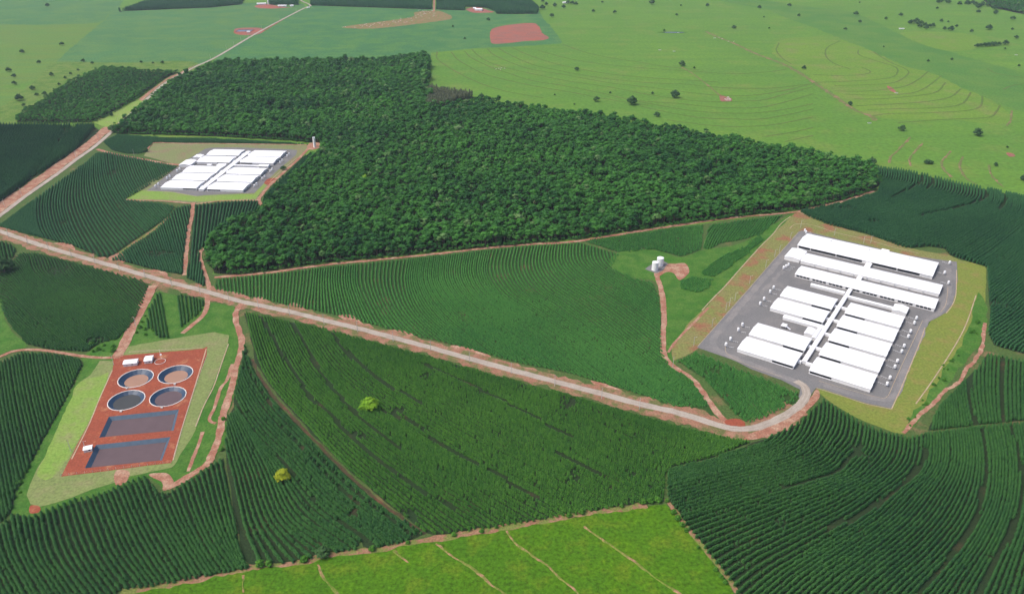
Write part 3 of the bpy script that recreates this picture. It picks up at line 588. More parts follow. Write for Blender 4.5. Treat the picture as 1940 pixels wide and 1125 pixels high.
def plantation(poly, guides, kind, h, label, tree_label, spacing=3.3, inrow=1.5, drop=0, soil='soil', gaps=.02, wide=1.0, gapnoise=.54, floor_layer=2, name='eucalyptus_plantation', lanes=(), lanew=1.9):
    pw = poly_world(poly, h*.85); pp = [(v.x, v.y) for v in pw]
    G_ = []
    for g in guides:
        w = PN([(v.x, v.y) for v in catmull([Vector((q[0], q[1], 0)) for q in g], 8)]); G_.append(arc(w, 90)[0])
    pts = []; rowno = 0
    for a, b in zip(G_[:-1], G_[1:]):
        d = np.percentile(np.linalg.norm(b-a, axis=1), 60); n = max(1, int(round(d/spacing)))
        for i in range(n):
            rowno += 1
            thin = drop and rng.random() < 1.0/drop
            row = a*(1-i/n)+b*(i/n); L = np.linalg.norm(np.diff(row, axis=0), axis=1).sum(); m = int(L/inrow)
            if m < 2: continue
            q = arc(row, m)[0]
            if thin: q = q[rng.random(len(q)) < .3+.6*(np.sin(np.arange(len(q))*.05+rowno) > .3)]
            pts.append(q+rng.normal(0, .14, q.shape)+rng.uniform(-.25, .25, (1, 2)))
    xy = np.concatenate(pts); xy = xy[inside(xy, pp)]
    px, _ = to_px(xy); xy = xy[(px[:, 0] > -110) & (px[:, 0] < IMW+110) & (px[:, 1] < IMH+130)]
    for ln in lanes:
        g, L_ = arc(PN([(v.x, v.y) for v in catmull([Vector((q[0], q[1], 0)) for q in ln], 6)]), 160)
        d2 = np.full(len(xy), 1e9)
        for c in g: d2 = np.minimum(d2, ((xy-c)**2).sum(1))
        xy = xy[d2 > (lanew*(1+.35*vnoise(xy, .03, 4.4)))**2]
    ok = rng.random(len(xy)) > gaps; nz_ = vnoise(xy, .035, len(STANDS)*3.1); ok &= (nz_ < gapnoise) | (rng.random(len(xy)) < .35); xy = xy[ok]; nz_ = nz_[ok]
    hb = K[kind].crown[0]; H0 = 3.2 if kind == 'young' else 5.0
    s = (1+.16*vnoise(xy, .02, 7.7)-.12*np.clip(nz_, 0, 1)+rng.normal(0, .06, len(xy)))
    w = s*wide*rng.uniform(.88, 1.12, len(xy)); scl = np.stack([w, w, s*h/H0], -1)
    STANDS.append(Stand(name, kind, xy, scl, label, 'plantation', tree_label, 'eucalyptus_tree', 'planted eucalyptus in the lowest rows'))
    sheet('plantation_soil', [Vector((v.x, v.y, 0)) for v in pw], M[soil], floor_layer, 'weedy soil under '+label.split(' with ')[0], 'soil', smooth=False, jit=1.2, world=True)

# ------------------------------------------------------------------ plantations (row guides traced from the photograph)
plantation([(462,588,1),(600,616,1),(700,644,1),(800,669,1),(900,697,1),(1000,724,1),(1100,752,1),(1200,781,1),(1300,808,1),(1390,829,1),(1425,832,1),(1405,843),(1350,866),(1266,886),(1258,905),(1258,950),(1180,958),(1100,972),(1000,990),(930,1001),(830,1013),(806,1008),(745,962),(695,922),(645,877),(605,835),(565,793),(525,748),(500,712),(484,688),(474,640)],
  [[(462,570),(478,640),(500,705),(530,748),(570,792),(610,836),(650,878),(710,930),(800,1003),(900,1080),(1000,1140)],
   [(560,590),(590,640),(630,700),(690,755),(770,810),(850,860),(940,905),(1050,960),(1160,1020),(1280,1090)],
   [(760,640),(840,675),(920,703),(1000,728),(1100,760),(1200,800),(1300,850),(1400,905),(1500,960)],
   [(1000,700),(1100,735),(1200,765),(1300,795),(1400,825),(1500,870),(1650,940)]],
  'euc_bright', 3.0, 'tall eucalyptus plantation sloping between gravel road and lime pasture', 'eucalyptus in the bright sloping stand along the lime pasture edge', spacing=3.5, inrow=1.5, wide=.84, lanew=1.5, lanes=[[(485,587),(524,652),(542,684),(569,723),(588,755),(623,785),(697,859),(746,893),(821,943),(870,968)],[(546,601),(571,642),(603,700),(640,748),(690,800),(760,850)],[(722,780),(771,799),(845,849),(905,884)],[(925,890),(989,929),(1020,945)],[(1050,860),(1083,872),(1167,912)],[(620,622),(660,672),(720,722),(800,765)],[(800,690),(880,725),(980,775),(1083,830)]])
plantation([(462,650),(474,690),(492,720),(518,756),(558,800),(598,842),(638,884),(688,929),(738,969),(800,1012),(771,1027),(707,1040),(690,1042),(684,1020),(640,986),(598,952),(538,881),(482,824),(442,770),(442,755),(452,715),(460,680)],
  [[(468,640),(478,690),(495,720),(520,755),(560,799),(600,841),(640,883),(690,928),(740,968),(805,1016)],
   [(432,690),(444,755),(482,822),(538,879),(598,950),(640,985),(690,1020),(720,1050)]],
  'euc', 2.9, 'dark eucalyptus wedge between eroded gap and fanned rows', 'eucalyptus in the dark wedge beside the eroded gap', spacing=3.2, drop=14)
plantation([(426,850),(432,790),(444,768),(482,822),(538,879),(598,950),(640,985),(688,1020),(672,1042),(637,1048),(568,1064),(480,1073),(462,1060),(440,950)],
  [[(436,740),(482,822),(538,879),(598,950),(640,985),(690,1020),(740,1070)],[(450,780),(506,885),(548,979),(610,1028),(680,1070)],[(418,800),(425,856),(436,910),(446,960),(456,1010),(470,1055),(490,1100)]],
  'euc', 2.9, 'fan of upright eucalyptus rows around the yellow tree', 'eucalyptus in the fanned rows near the yellow tree', spacing=3.2)
plantation([(0,1000),(24,976),(60,982),(85,968),(140,948),(200,934),(250,912),(278,902),(296,932),(318,938),(348,918),(400,882),(424,868),(436,950),(460,1060),(470,1076),(440,1082),(371,1096),(307,1108),(225,1120),(120,1180),(-100,1250),(-150,1020)],
  [[(-60,960),(-40,1040),(-10,1110),(20,1170)],[(64,960),(82,1048),(116,1102),(150,1150)],[(165,910),(198,994),(223,1053),(270,1115)],[(250,880),(292,979),(329,1043),(370,1110)],[(360,860),(406,1003),(460,1090)],[(420,830),(446,960),(480,1100)]],
  'euc', 2.9, 'dark eucalyptus rows below the pond lawn', 'eucalyptus in the dark rows below the pond lawn', spacing=3.25)
plantation([(-120,720),(0,690),(40,670),(100,672),(150,682),(154,694),(132,742),(108,786),(82,832),(54,888),(30,932),(20,972),(0,990),(-150,1030)],
  [[(-110,640),(-70,760),(-40,880),(-20,1010)],[(-10,640),(5,758),(20,840),(45,960)],[(59,655),(72,731),(95,820),(130,930)],[(119,650),(150,740),(190,830)],[(160,650),(200,760)]],
  'euc', 2.9, 'dark eucalyptus block beside the bright pond lawn', 'eucalyptus in the dark block beside the pond lawn', spacing=3.25)
plantation([(36,478,1),(70,478,1),(130,493,1),(200,511,1),(265,528,1),(282,540),(270,575),(250,615),(224,642),(190,650),(165,666),(100,663),(50,652),(24,622),(4,590),(0,560),(-60,545),(-60,520),(10,520),(22,498)],
  [[(-120,590),(-20,615),(30,650),(90,690)],[(-90,520),(10,559),(62,611),(124,661),(190,710)],[(20,440),(50,482),(65,519),(124,569),(174,611),(215,655)],[(150,470),(199,520),(239,560),(275,595),(310,630)],[(230,480),(290,540),(340,600)]],
  'euc', 2.4, 'eucalyptus block between gravel road and thin red track', 'eucalyptus in the block above the thin red track', spacing=3.9, wide=.82)
plantation([(-80,455),(0,458),(24,466),(30,476),(12,514),(-80,520)], [[(-90,440),(-60,530)],[(0,440),(20,530)],[(40,440),(60,530)]], 'euc', 2.9, 'small eucalyptus corner below the road bend', 'eucalyptus in the small corner by the road', spacing=3.7)
plantation([(297,551,1),(309,556,1),(316,600),(324,640),(300,640),(276,618),(282,589)], [[(270,545),(284,640)],[(300,545),(318,645)],[(318,545),(335,645)]], 'euc', 2.8, 'narrow strip of eucalyptus beside the red dirt road', 'eucalyptus in the narrow strip', spacing=3.6)
plantation([(336,554,1),(388,566,1),(388,576),(373,598),(344,620),(339,589)], [[(335,545),(345,625)],[(365,550),(372,625)],[(395,560),(398,620)]], 'euc', 2.8, 'small lens of eucalyptus above the pond lawn', 'eucalyptus in the small lens', spacing=3.6)
plantation([(0,428),(40,398),(100,354),(165,308),(182,289,1),(205,287,1),(335,314,1),(309,336),(235,380),(300,386),(330,392),(318,410),(286,434),(246,461),(202,493),(140,466),(60,446),(0,430),(-60,440)],
  [[(-60,400),(-20,440),(20,480)],[(95,300),(72,370),(68,405),(76,440),(105,480)],[(150,275),(126,370),(136,425),(170,490)],[(195,270),(203,335),(225,380),(262,425),(310,470)],[(265,275),(300,350),(345,410)],[(330,290),(380,370)]],
  'euc_teal', 2.9, 'blue-green eucalyptus block below the forest-side farm', 'eucalyptus in the blue-green block', spacing=3.8)
plantation([(334,394),(361,390),(359,410),(354,438),(348,480),(345,520),(300,513),(230,494),(212,494),(254,464),(294,438)],
  [[(200,470),(240,530)],[(250,420),(300,530)],[(310,380),(350,520)],[(365,360),(390,500)]], 'euc_teal', 2.9, 'eucalyptus triangle between diagonal gap and bare strip', 'eucalyptus in the triangle', spacing=3.8)
plantation([(371,390),(427,384),(487,381),(493,393),(477,407),(427,437),(400,456),(388,466),(376,475),(380,500),(388,530),(386,543),(355,527),(360,470),(368,400)],
  [[(350,380),(345,540)],[(410,370),(385,545)],[(510,360),(450,500)]], 'euc_teal', 2.9, 'eucalyptus patch between bare strip and forest corner', 'eucalyptus in the patch by the forest corner', spacing=3.8)
plantation([(196,270),(222,256),(304,259,1),(403,261,1),(551,269,1),(586,273,1),(576,274),(427,271.5),(291,270.5),(279,281),(276,288),(264,292),(242,292),(212,285)],
  [[(180,252),(400,255),(620,265)],[(180,275),(400,275),(620,280)],[(180,298),(400,298),(620,298)]], 'euc_teal', 2.9, 'eucalyptus strip between native forest and farm platform', 'eucalyptus in the top strip', spacing=3.8)
plantation([(588,292),(602,296),(575,322),(545,352),(512,382),(502,396),(497,384),(512,362),(540,334),(566,309)], [[(585,285),(490,380)],[(612,290),(515,390)]], 'euc_teal', 5.0, 'thin eucalyptus wedge between orange track and forest', 'eucalyptus in the thin wedge', spacing=3.4)
plantation([(-120,232,1),(0,232,1),(100,233,1),(176,233,1),(192,244,1),(171,267),(117,302),(41,353),(0,382),(-80,440)],
  [[(-100,230),(-140,440)],[(40,225),(0,300),(-40,400)],[(200,225),(120,310),(40,380)]], 'euc_teal', 8.0, 'tall dark eucalyptus stand beside the broad bare verge', 'eucalyptus in the tall stand by the bare verge', spacing=3.6, wide=.8, drop=16)
plantation([(410,530),(456,526),(524,519),(616,507),(709,498),(833,485),(926,474),(1000,467),(1098,461),(1172,482),(1158,507),(1200,528),(1236,536),(1247,560),(1252,600),(1252,648),(1255,672),(1270,694),(1310,722),(1332,752),(1354,786),(1340,789),(1274,769),(1195,742),(1078,707),(988,689),(864,655),(771,633),(647,599),(555,581),(493,566),(431,553),(408,549)],
  [[(405,512),(410,545),(416,575)],[(500,508),(500,545),(500,585)],[(592,505),(588,545),(583,585),(585,620)],[(678,495),(678,539),(697,586),(720,625),(760,660)],[(774,488),(768,535),(782,582),(815,620),(870,665)],[(848,480),(845,530),(873,573),(926,617),(1000,670),(1060,720)],[(930,470),(923,517),(950,561),(1000,592),(1090,650),(1250,770)],[(1010,460),(1003,505),(1025,545),(1075,580),(1170,650),(1330,770)],[(1090,450),(1086,475),(1092,501),(1132,536),(1225,602),(1400,760)],[(1180,450),(1176,480),(1192,505),(1250,545),(1330,620),(1480,760)]],
  'young', 1.95, 'young light-green plantation curving below the native forest', 'young eucalyptus in the curving block', spacing=3.7, inrow=1.45, wide=.88, soil='soil_young', gaps=.02, gapnoise=.8)
plantation([(1108,458),(1200,444),(1300,430),(1332,427),(1328,474),(1290,487),(1240,473),(1174,479)], [[(1100,440),(1250,425),(1340,415)],[(1130,480),(1250,465),(1345,455)],[(1150,510),(1250,500),(1345,490)]], 'young', 2.5, 'eucalyptus strip between forest track and white tanks', 'eucalyptus in the strip above the tanks', spacing=3.6, inrow=2.0, soil='soil_young')
plantation([(1344,427),(1420,417),(1482,409),(1440,446),(1400,456),(1366,461),(1340,475),(1332,470)], [[(1325,480),(1340,440),(1370,410)],[(1380,475),(1420,430),(1440,400)],[(1440,480),(1470,430),(1500,390)]], 'young', 2.5, 'eucalyptus patch in the grass near the cut slope top', 'eucalyptus in the patch near the slope', spacing=3.6, inrow=2.0, soil='soil_young')
plantation([(1330,513),(1376,482),(1402,472),(1440,447),(1446,456),(1392,500),(1352,526),(1330,521)], [[(1310,510),(1380,465),(1440,430)],[(1330,540),(1400,500),(1470,450)]], 'young', 2.5, 'slim eucalyptus patch in the grass along the cut slope', 'eucalyptus in the slim patch', spacing=3.4, inrow=2.0, soil='soil_young')
plantation([(1288,534),(1310,525),(1350,530),(1342,549),(1320,555),(1290,548)], [[(1275,535),(1320,515),(1360,510)],[(1280,565),(1320,565),(1360,560)]], 'young', 2.5, 'tiny eucalyptus patch beside the pale turning area', 'eucalyptus in the tiny patch', spacing=3.4, inrow=2.0, soil='soil_young')
plantation([(1284,686),(1304,671,1),(1318,664,1),(1350,677,1),(1391,694,1),(1460,719,1),(1498,736,1),(1513,746),(1506,762),(1480,777),(1442,795),(1416,801),(1392,784),(1364,752),(1333,716)],
  [[(1260,690),(1330,760),(1400,830)],[(1300,655),(1390,735),(1460,810)],[(1400,670),(1470,730),(1530,790)],[(1500,690),(1560,750)]], 'young', 3.2, 'young plantation island between red track and grey yard', 'young eucalyptus in the island by the yard', spacing=3.3, inrow=1.9, soil='soil_young')
plantation([(1426,838),(1470,824),(1512,802),(1544,772),(1560,760),(1580,772),(1620,797),(1660,816),(1700,826),(1722,832),(1750,824),(1850,812),(1960,801),(2100,790),(2100,1260),(1470,1260),(1398,1130),(1380,1098),(1330,1036),(1296,990),(1266,942),(1264,892),(1350,872)],
  [[(1490,770),(1460,830),(1420,850),(1350,870),(1230,905)],[(1560,740),(1556,800),(1530,845),(1480,872),(1380,895),(1230,935)],[(1640,790),(1632,846),(1605,875),(1582,899),(1528,915),(1440,940),(1330,975),(1220,1010)],[(1752,800),(1750,864),(1736,899),(1688,938),(1640,980),(1560,1030),(1460,1090),(1380,1160)],[(1850,795),(1862,880),(1850,960),(1800,1040),(1730,1110),(1640,1200)],[(1940,785),(1955,880),(1950,980),(1920,1080),(1880,1200)],[(2030,780),(2050,880),(2060,980),(2050,1200)]],
  'euc', 3.4, 'dark eucalyptus plantation with sweeping rows below the olive slope', 'eucalyptus in the dark sweeping rows below the lime pasture corner', spacing=3.3, lanew=1.6, wide=.92, lanes=[[(1632,846),(1616,864),(1595,883),(1582,899),(1528,915),(1480,925)],[(1753,850),(1752,869),(1730,902),(1688,937),(1643,970),(1600,990),(1570,1004)],[(1861,815),(1868,870),(1866,912),(1841,997),(1771,1092),(1740,1125)],[(1916,812),(1936,907),(1921,992),(1871,1087),(1850,1130)]])
plantation([(1758,816),(1778,772),(1812,738),(1856,694),(1872,667,1),(1940,680,1),(2080,710,1),(2100,780),(1960,794),(1850,805)],
  [[(1740,690),(1768,770),(1762,840)],[(1836,660),(1832,740),(1850,830)],[(1900,650),(1896,739),(1900,830)],[(2000,650),(2000,830)],[(2110,650),(2110,830)]], 'euc', 3.4, 'upright eucalyptus rows beside the red gully', 'eucalyptus in the upright rows by the gully', spacing=3.3, lanes=[[(1898,680),(1896,739),(1899,805)],[(1836,705),(1834,750),(1848,812)]])
plantation([(1516,402),(1600,386),(1662,368),(1668,345,1),(1662,313,1),(1700,317,1),(1760,329,1),(1820,344,1),(1880,356,1),(1940,368,1),(2060,392,1),(2110,700),(1940,670),(1884,655),(1872,632),(1876,600),(1874,560),(1870,506),(1835,496),(1800,484),(1790,472),(1760,467),(1720,471),(1700,466),(1640,442),(1570,427),(1532,412)],
  [[(1650,290),(1660,330),(1640,350),(1560,380),(1460,405)],[(1735,300),(1746,342),(1730,365),(1660,400),(1560,440)],[(1855,320),(1868,369),(1855,390),(1808,405),(1720,445),(1600,490)],[(1945,340),(1960,400),(1930,440),(1850,500),(1740,560)],[(2050,360),(2060,450),(2020,540),(1940,630),(1820,720)],[(2160,400),(2160,520),(2110,640),(2000,760)]],
  'euc_teal', 5.0, 'dense dark eucalyptus stand beyond the larger farm', 'eucalyptus in the dense stand beyond the farm', spacing=3.4, lanew=2.4, lanes=[[(1736,326),(1746,342),(1734,354),(1690,376)],[(1758,330),(1768,346),(1752,362)],[(1860,352),(1868,369),(1861,381),(1808,397),(1740,412)],[(1898,360),(1904,382),(1890,400)]])
def bulk(poly, kind, h, step, label, cat, name, tl, tn, tg, H0, jitter=.45, smin=.8, smax=1.2, wide=1.0, floor='floor', fl=2, shrink=0.0):
    pw = poly_world(poly, h*.85); pp = [(v.x, v.y) for v in pw]; A = np.array(pp)
    xs = np.arange(A[:, 0].min(), A[:, 0].max(), step); ys = np.arange(A[:, 1].min(), A[:, 1].max(), step*.87)
    X, Y = np.meshgrid(xs, ys); X = X+(np.arange(len(ys)) % 2)[:, None]*step/2
    xy = np.stack([X.ravel(), Y.ravel()], -1); xy = xy+rng.normal(0, step*jitter*.6, xy.shape); xy = xy[inside(xy, pp)]
    s = h/H0*(smin+(smax-smin)*rng.beta(1.6, 2.2, len(xy)))*(1+.18*vnoise(xy, .012, 2.2)); big = rng.random(len(xy)) < .03; s[big] *= 1.3; w = s*wide*rng.uniform(.85, 1.2, len(xy))
    st = Stand(name, kind, xy, np.stack([w, w, s], -1), label, cat, tl, tn, tg); STANDS.append(st)
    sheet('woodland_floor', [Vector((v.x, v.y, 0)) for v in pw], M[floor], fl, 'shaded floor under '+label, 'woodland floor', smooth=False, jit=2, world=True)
    return st
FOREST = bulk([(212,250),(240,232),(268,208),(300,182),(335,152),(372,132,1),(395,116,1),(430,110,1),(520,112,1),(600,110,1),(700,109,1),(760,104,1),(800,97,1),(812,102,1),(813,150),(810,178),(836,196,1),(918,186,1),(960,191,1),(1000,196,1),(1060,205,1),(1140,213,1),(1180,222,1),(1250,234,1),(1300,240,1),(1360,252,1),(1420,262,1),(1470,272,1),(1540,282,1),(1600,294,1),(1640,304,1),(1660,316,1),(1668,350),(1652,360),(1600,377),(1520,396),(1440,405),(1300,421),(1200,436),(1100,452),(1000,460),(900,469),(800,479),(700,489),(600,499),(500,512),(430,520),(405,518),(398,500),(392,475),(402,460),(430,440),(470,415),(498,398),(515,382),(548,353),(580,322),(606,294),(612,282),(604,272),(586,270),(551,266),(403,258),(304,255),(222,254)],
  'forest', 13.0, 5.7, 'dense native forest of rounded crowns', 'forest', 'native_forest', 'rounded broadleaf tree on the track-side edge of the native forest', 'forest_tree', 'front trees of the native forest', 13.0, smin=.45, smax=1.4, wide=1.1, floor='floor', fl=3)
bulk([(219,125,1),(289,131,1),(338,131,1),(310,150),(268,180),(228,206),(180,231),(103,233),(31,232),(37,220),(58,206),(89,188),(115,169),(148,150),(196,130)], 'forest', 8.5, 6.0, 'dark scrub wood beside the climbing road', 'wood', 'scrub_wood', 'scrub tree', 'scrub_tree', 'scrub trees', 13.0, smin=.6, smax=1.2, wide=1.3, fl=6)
bulk([(812,176),(813,160,1),(845,163,1),(880,168,1),(900,172,1),(898,186),(868,192),(830,205),(808,204)], 'grey', 15, 4.2, 'grove of grey slender trees at the forest notch', 'grove', 'grey_grove', 'slender grey tree', 'slender_tree', 'grey grove trees', 15.0, smin=.8, smax=1.1, fl=4)
for poly, lab in [([(225,22),(300,19),(400,15),(458,9),(462,0),(470,-20),(330,-20),(262,6,1),(226,17,1)], 'dark far plantation ending in a point'),
                  ([(512,10),(566,10),(562,-20),(500,-20)], 'dark far plantation behind the white tower'),
                  ([(588,11),(680,14),(780,17.5),(818,18.5),(819,-22),(590,-22)], 'dark far plantation between the road bend and the pale lane'),
                  ([(826,18.5),(881,20.6),(881,13.5),(921,15.5),(937,21.6),(941,27),(1018,27),(1021,18),(1001,0),(990,-22),(828,-22)], 'dark far plantation beyond the red tilled field')]:
    bulk(poly, 'euc_teal', 12, 4.6, lab, 'plantation', 'far_plantation', 'plantation tree', 'plantation_tree', 'far plantation trees', 5.0, wide=.6, fl=5)
bulk([(1880,10,1),(1960,26,1),(2060,40,1),(2060,-10),(1850,-12)], 'forest', 10, 9, 'dark wood at the far corner of the pastures', 'wood', 'far_wood', 'far tree', 'far_tree', 'far trees', 13.0, wide=1.2, fl=5)

# the trees that show largest become individuals, the rest of each stand stays one mass
def individual(kind, idx, name, label, cat, group, loc, rot, scl, trunk=True):
    e = empty(name, loc, rot); e.scale = scl; tag(e, label, cat, group)
    obj('crown', K[kind].crown[idx] if isinstance(kind, str) else kind.crown[idx], e)
    if trunk: obj('trunk', K[kind].trunk[idx] if isinstance(kind, str) else kind.trunk[idx], e)
    return e
def promote(stands, n):
    cand = [(s.depth[i], k, i) for k, s in enumerate(stands) for i in np.nonzero(s.inview)[0][np.argsort(s.depth[s.inview])[:n]]]
    cand.sort()
    for d, k, i in cand[:n]:
        s = stands[k]; s.keep[i] = False
        individual(s.kind, int(s.idx[i]), s.tn, s.tl, 'tree', s.tg, (s.xy[i][0], s.xy[i][1], .05), float(s.rot[i]), tuple(float(q) for q in s.scl[i]))
def belt(lines, w, label, smin, smax, dens=.16):
    P_ = []
    for ln in lines:
        g, L = arc(PN(ln), 200); n = int(L*w*dens); k = rng.integers(0, 199, n); P_.append(g[k]+rng.normal(0, w*.33, (n, 2)))
    xy = np.concatenate(P_); s = rng.uniform(smin, smax, len(xy))
    STANDS.append(Stand('forest_undergrowth', 'forest', xy, np.stack([s*1.1, s*1.1, s*.8], -1), label, 'undergrowth', '', 'undergrowth', ''))
belt([[(1652,362),(1600,378),(1520,396),(1440,406),(1300,422),(1200,437),(1100,453),(1000,461),(900,470),(800,480),(700,490),(600,500),(500,513),(430,521)],[(402,514),(396,498),(391,475),(402,460),(430,440),(470,415),(498,398),(515,382),(548,353),(580,322),(606,296)],[(586,270),(551,266.5),(403,258.5),(304,255.5),(222,254)],[(238,234),(268,210),(300,184),(335,154)],[(812,105),(813,150)]],
     6.0, 'leafy undergrowth along the foot of the native forest', .22, .5)
belt([[(310,151),(268,181),(228,207),(180,232),(103,234),(31,233)]], 5.0, 'leafy undergrowth along the foot of the scrub wood', .2, .4)
promote([s for s in STANDS if s.tn == 'eucalyptus_tree'], 300)
promote([FOREST], 300)
for s in STANDS: s.build()
print('TREES', {s.label: int(s.keep.sum()) for s in STANDS}, sum(len(s.xy) for s in STANDS))

# ------------------------------------------------------------------ lone trees, bushes
KL = Kind('lone', LG, M['leaf_lone'], M['trunk']); KY = Kind('yellowtree', [broad_geom(90, 7.6, 5.2, 9, 40, .5)], M['leaf_yellow'], M['trunk'])
KV = Kind('limetree', [broad_geom(91, 7.6, 5.2, 9, 40, .5)], M['leaf_lime'], M['trunk']); KB = Kind('bush', [broad_geom(92+i, 3.4, 2.6, 6, 26, .42) for i in range(3)], M['leaf_bush'], M['trunk'])
def lone(px, py, wpx, kind=KL, label='', group=None, cat='tree', name='lone_tree', squash=1.0, R0=5.6):
    p = P(px, py); d = math.hypot(p.length, CAM_H); d = p.y*cp+CAM_H*sp_
    s = wpx*d/FPX/(2*R0*.98); e = individual(kind, random.randrange(kind.n), name, label, cat, group, (p.x, p.y, .05), random.uniform(0, 6.28), (s, s, s*squash)); return e
for x, y, w in [(90,11,9),(117.5,84,9),(42,98,9),(74,118,8),(16.5,133,11),(27,144,9),(28,158,10)]:
    lone(x, y+w*.3, w, label='lone dark tree in the yellow-green far pasture', group='lone trees of the yellow-green pasture')
for x, y, w in [(158,116,8),(175,120,6),(37,187,16),(62,168,11),(70,180,8),(85,178,9),(98,142,9),(148,133,5),(268,118,6),(308,119,7),(124,148,7),(112,160,6),(134,140,6),(45,200,8),(290,120,5)]:
    lone(x, y+w*.25, w, label='scattered shrubby tree in the bright weedy strip', group='shrubby trees of the weedy strip')
for x, y, w in [(925,39,8),(858,51,5),(880.6,74,5)]: lone(x, y+1, w, label='small lone tree in the field with the red tilled patch', group='trees in the mid-green field')
for x, y, w in [(1028,16,12),(1035,9,8),(1028,3,7),(1051,11,9),(1068,14.5,9),(1076,6,9),(1084,7,9),(1091,8,8),(1045.6,31,10),(1124,22,7),(1141,5,5),(1235,6,12),(1164,24,8),(1290,11,4),(1340,11,8),(1282,29,6),(1390,53,9),(1438,15,8),(1495,11,8),(1447,33,4),(1457,54,4),(1513,30,7),(1621,27,10),(1628.7,42,7),(1601,56,7),(1628,5.5,4),(1706,29,8),(1678,36,7),(1775,16.5,6),(1853,23,8),(1783,40,7),(1796,42,5),(1801,56,12),(1789,55,8),(1812,50,6),(1840,60,8),(1872,54,13),(1917,56,6),(1918,36,10),(1925,72,9),(1885,16,13),(1886,25,10),(1904,93,5),(1930,125,6),(1803,113,6),(1758,116,6),(1674,89,4)]:
    lone(x, y+w*.25, w, label='dark lone tree dotting the distant open pasture', group='lone trees of the distant pasture')
for x, y in [(1724,44),(1731,43),(1738,46),(1745,45),(1752,49),(1760,51),(1767,50),(1742,51),(1754,54),(1736,40)]:
    lone(x, y+2, 10, label='tree in the dark clump standing alone in far pasture', group='trees of the far clump')
for x, w in [(1850,9),(1857,9),(1864,10),(1871,10),(1878,11),(1885,10),(1892,9),(1904,12)]:
    lone(x, 90-(x-1850)*.08, w, label='tree in the short dark windbreak row', group='trees of the windbreak row')
for k in range(34):
    x = random.uniform(1770, 1940); y = 2+(x-1770)*.10+random.uniform(-4, 6)
    lone(x, y, random.uniform(7, 12), label='scattered tree in the thin wood at the pasture corner', group='trees of the thin far wood')
for x, y, w, lab in [(1093,132,10,'lone round tree among dark terraces beyond the forest'),(1129,189,13,'round dark tree near the forest notch'),(1051,180,4,'spindly sapling near the forest edge in bright pasture'),(1088,198,4,'thin bare sapling by the forest edge'),(1156,176,5,'sparse small tree left of the largest pasture tree'),
    (1291.5,122,13,'dark tree at the head of the straight tan cattle track'),(1315,129,5,'small shrub beside the tree heading the cattle track'),(1523,129,9,'grey-green tree on the olive hilltop'),(1278,180,19,'broad dark tree beside the straight cattle track'),(1196,193,21,'largest broad dark tree in the terraced pasture'),(1244,218,12,'round tree close above the forest edge'),(1236,177,6,'small shrub between the two broad pasture trees'),
    (1610,197,10,'dark tree standing on the brown cattle track'),(1708,244,14,'dark bushy tree below the end of the cattle track'),(1851,252,18,'big round dark tree on the pasture above the plantation edge'),(1886,312,9,'small tree near the red patch by the plantation'),(1938,338,14,'dark tree with bare ground at the pasture margin'),(1908,279,5,'tiny shrub above the red pasture patch'),(841,168,8,'tall tree standing above the grey grove'),(912,184,13,'leafy tree at the end of the grey grove'),(1651,308,19,'large tree rising from the forest corner by the plantation')]:
    lone(x, y+w*.28, w, label=lab)
lone(1758, 310, 18, label='low sprawling shrub in the pasture above the plantation', squash=.55, name='shrub', cat='shrub')
lone(212, 221, 7, label='single tree in the bright grass triangle by the road', squash=1.6)
lone(215, 251, 20, label='dark bushy tree at the forest corner beside the gravel road', squash=.9)
lone(537, 322, 12, label='dark round tree beside the orange track', squash=.9)
lone(276, 288, 10, label='dark tree at the corner of the dry grass platform')
lone(10, 515, 40, label='dark clump of trees at the bend by the small eucalyptus corner')
lone(701, 775, 36, KV, 'lime-green lone tree standing in the bright plantation rows', name='lime_green_tree', R0=5.2, squash=.8)
lone(536, 909, 33, KY, 'yellow flowering tree standing in the dark plantation rows', name='yellow_tree', R0=5.2, squash=.8)
lone(693, 350, 15, KV, 'pale yellow-green crown emerging from the native forest', name='emergent_tree', R0=5.2, squash=1.6)
lone(516, 136, 8, KY, 'yellowish crown emerging from the far forest', name='emergent_tree', R0=5.2, squash=1.7)
lone(613, 1052, 30, label='dark leafless-looking tree on the lime pasture edge', squash=.8)
for x, y, w in [(576,1063,16),(494,1072,20),(510,1071,16),(706,1042,15),(773,1029,10),(1078,978,12),(1102,972,14),(1178,960,11),(1219,953,14),(1232,951,15),(1246,950,16),(912,1008,10),(860,1014,12),(940,1000,9)]:
    lone(x, y, w, KB, 'green bush on the litter strip above the lime pasture', 'bushes along the pasture top edge', 'bush', 'bush', R0=2.6)
for x, y, w in [(1264,950,9),(1276,972,12),(1284,984,13),(1292,996,13),(1300,1006,10),(1356,1080,11),(1366,1094,12),(1374,1104,11),(1322,1038,8)]:
    lone(x, y, w, KB, 'green bush along the slanting lime pasture edge', 'bushes along the slanting pasture edge', 'bush', 'bush', R0=2.6)
for k in range(26):
    t = random.random(); x, y = random.choice([(430+random.uniform(-14,8), 770+90*t), (255+30*t, 640-60*t), (265+random.uniform(0,30), 628+random.uniform(-6,10)), (185+random.uniform(-14,40), 662+random.uniform(-8,6)), (40+random.uniform(-12,10), 945+random.uniform(-30,25)), (340+random.uniform(-18,10), 900+random.uniform(-8,8))])
    lone(x, y, random.uniform(5, 11), KB, 'small green bush in the lush verge around the pond site', 'bushes of the pond verge', 'bush', 'bush', R0=2.6)
for k in range(24):
    t = random.random(); x = 1718+145*t+random.uniform(-12, 6); y = 812-205*t+random.uniform(-8, 8)
    lone(x, y, random.uniform(4, 9), KB, 'small green bush in the rank strip below the olive slope', 'bushes of the rank green strip', 'bush', 'bush', R0=2.6)

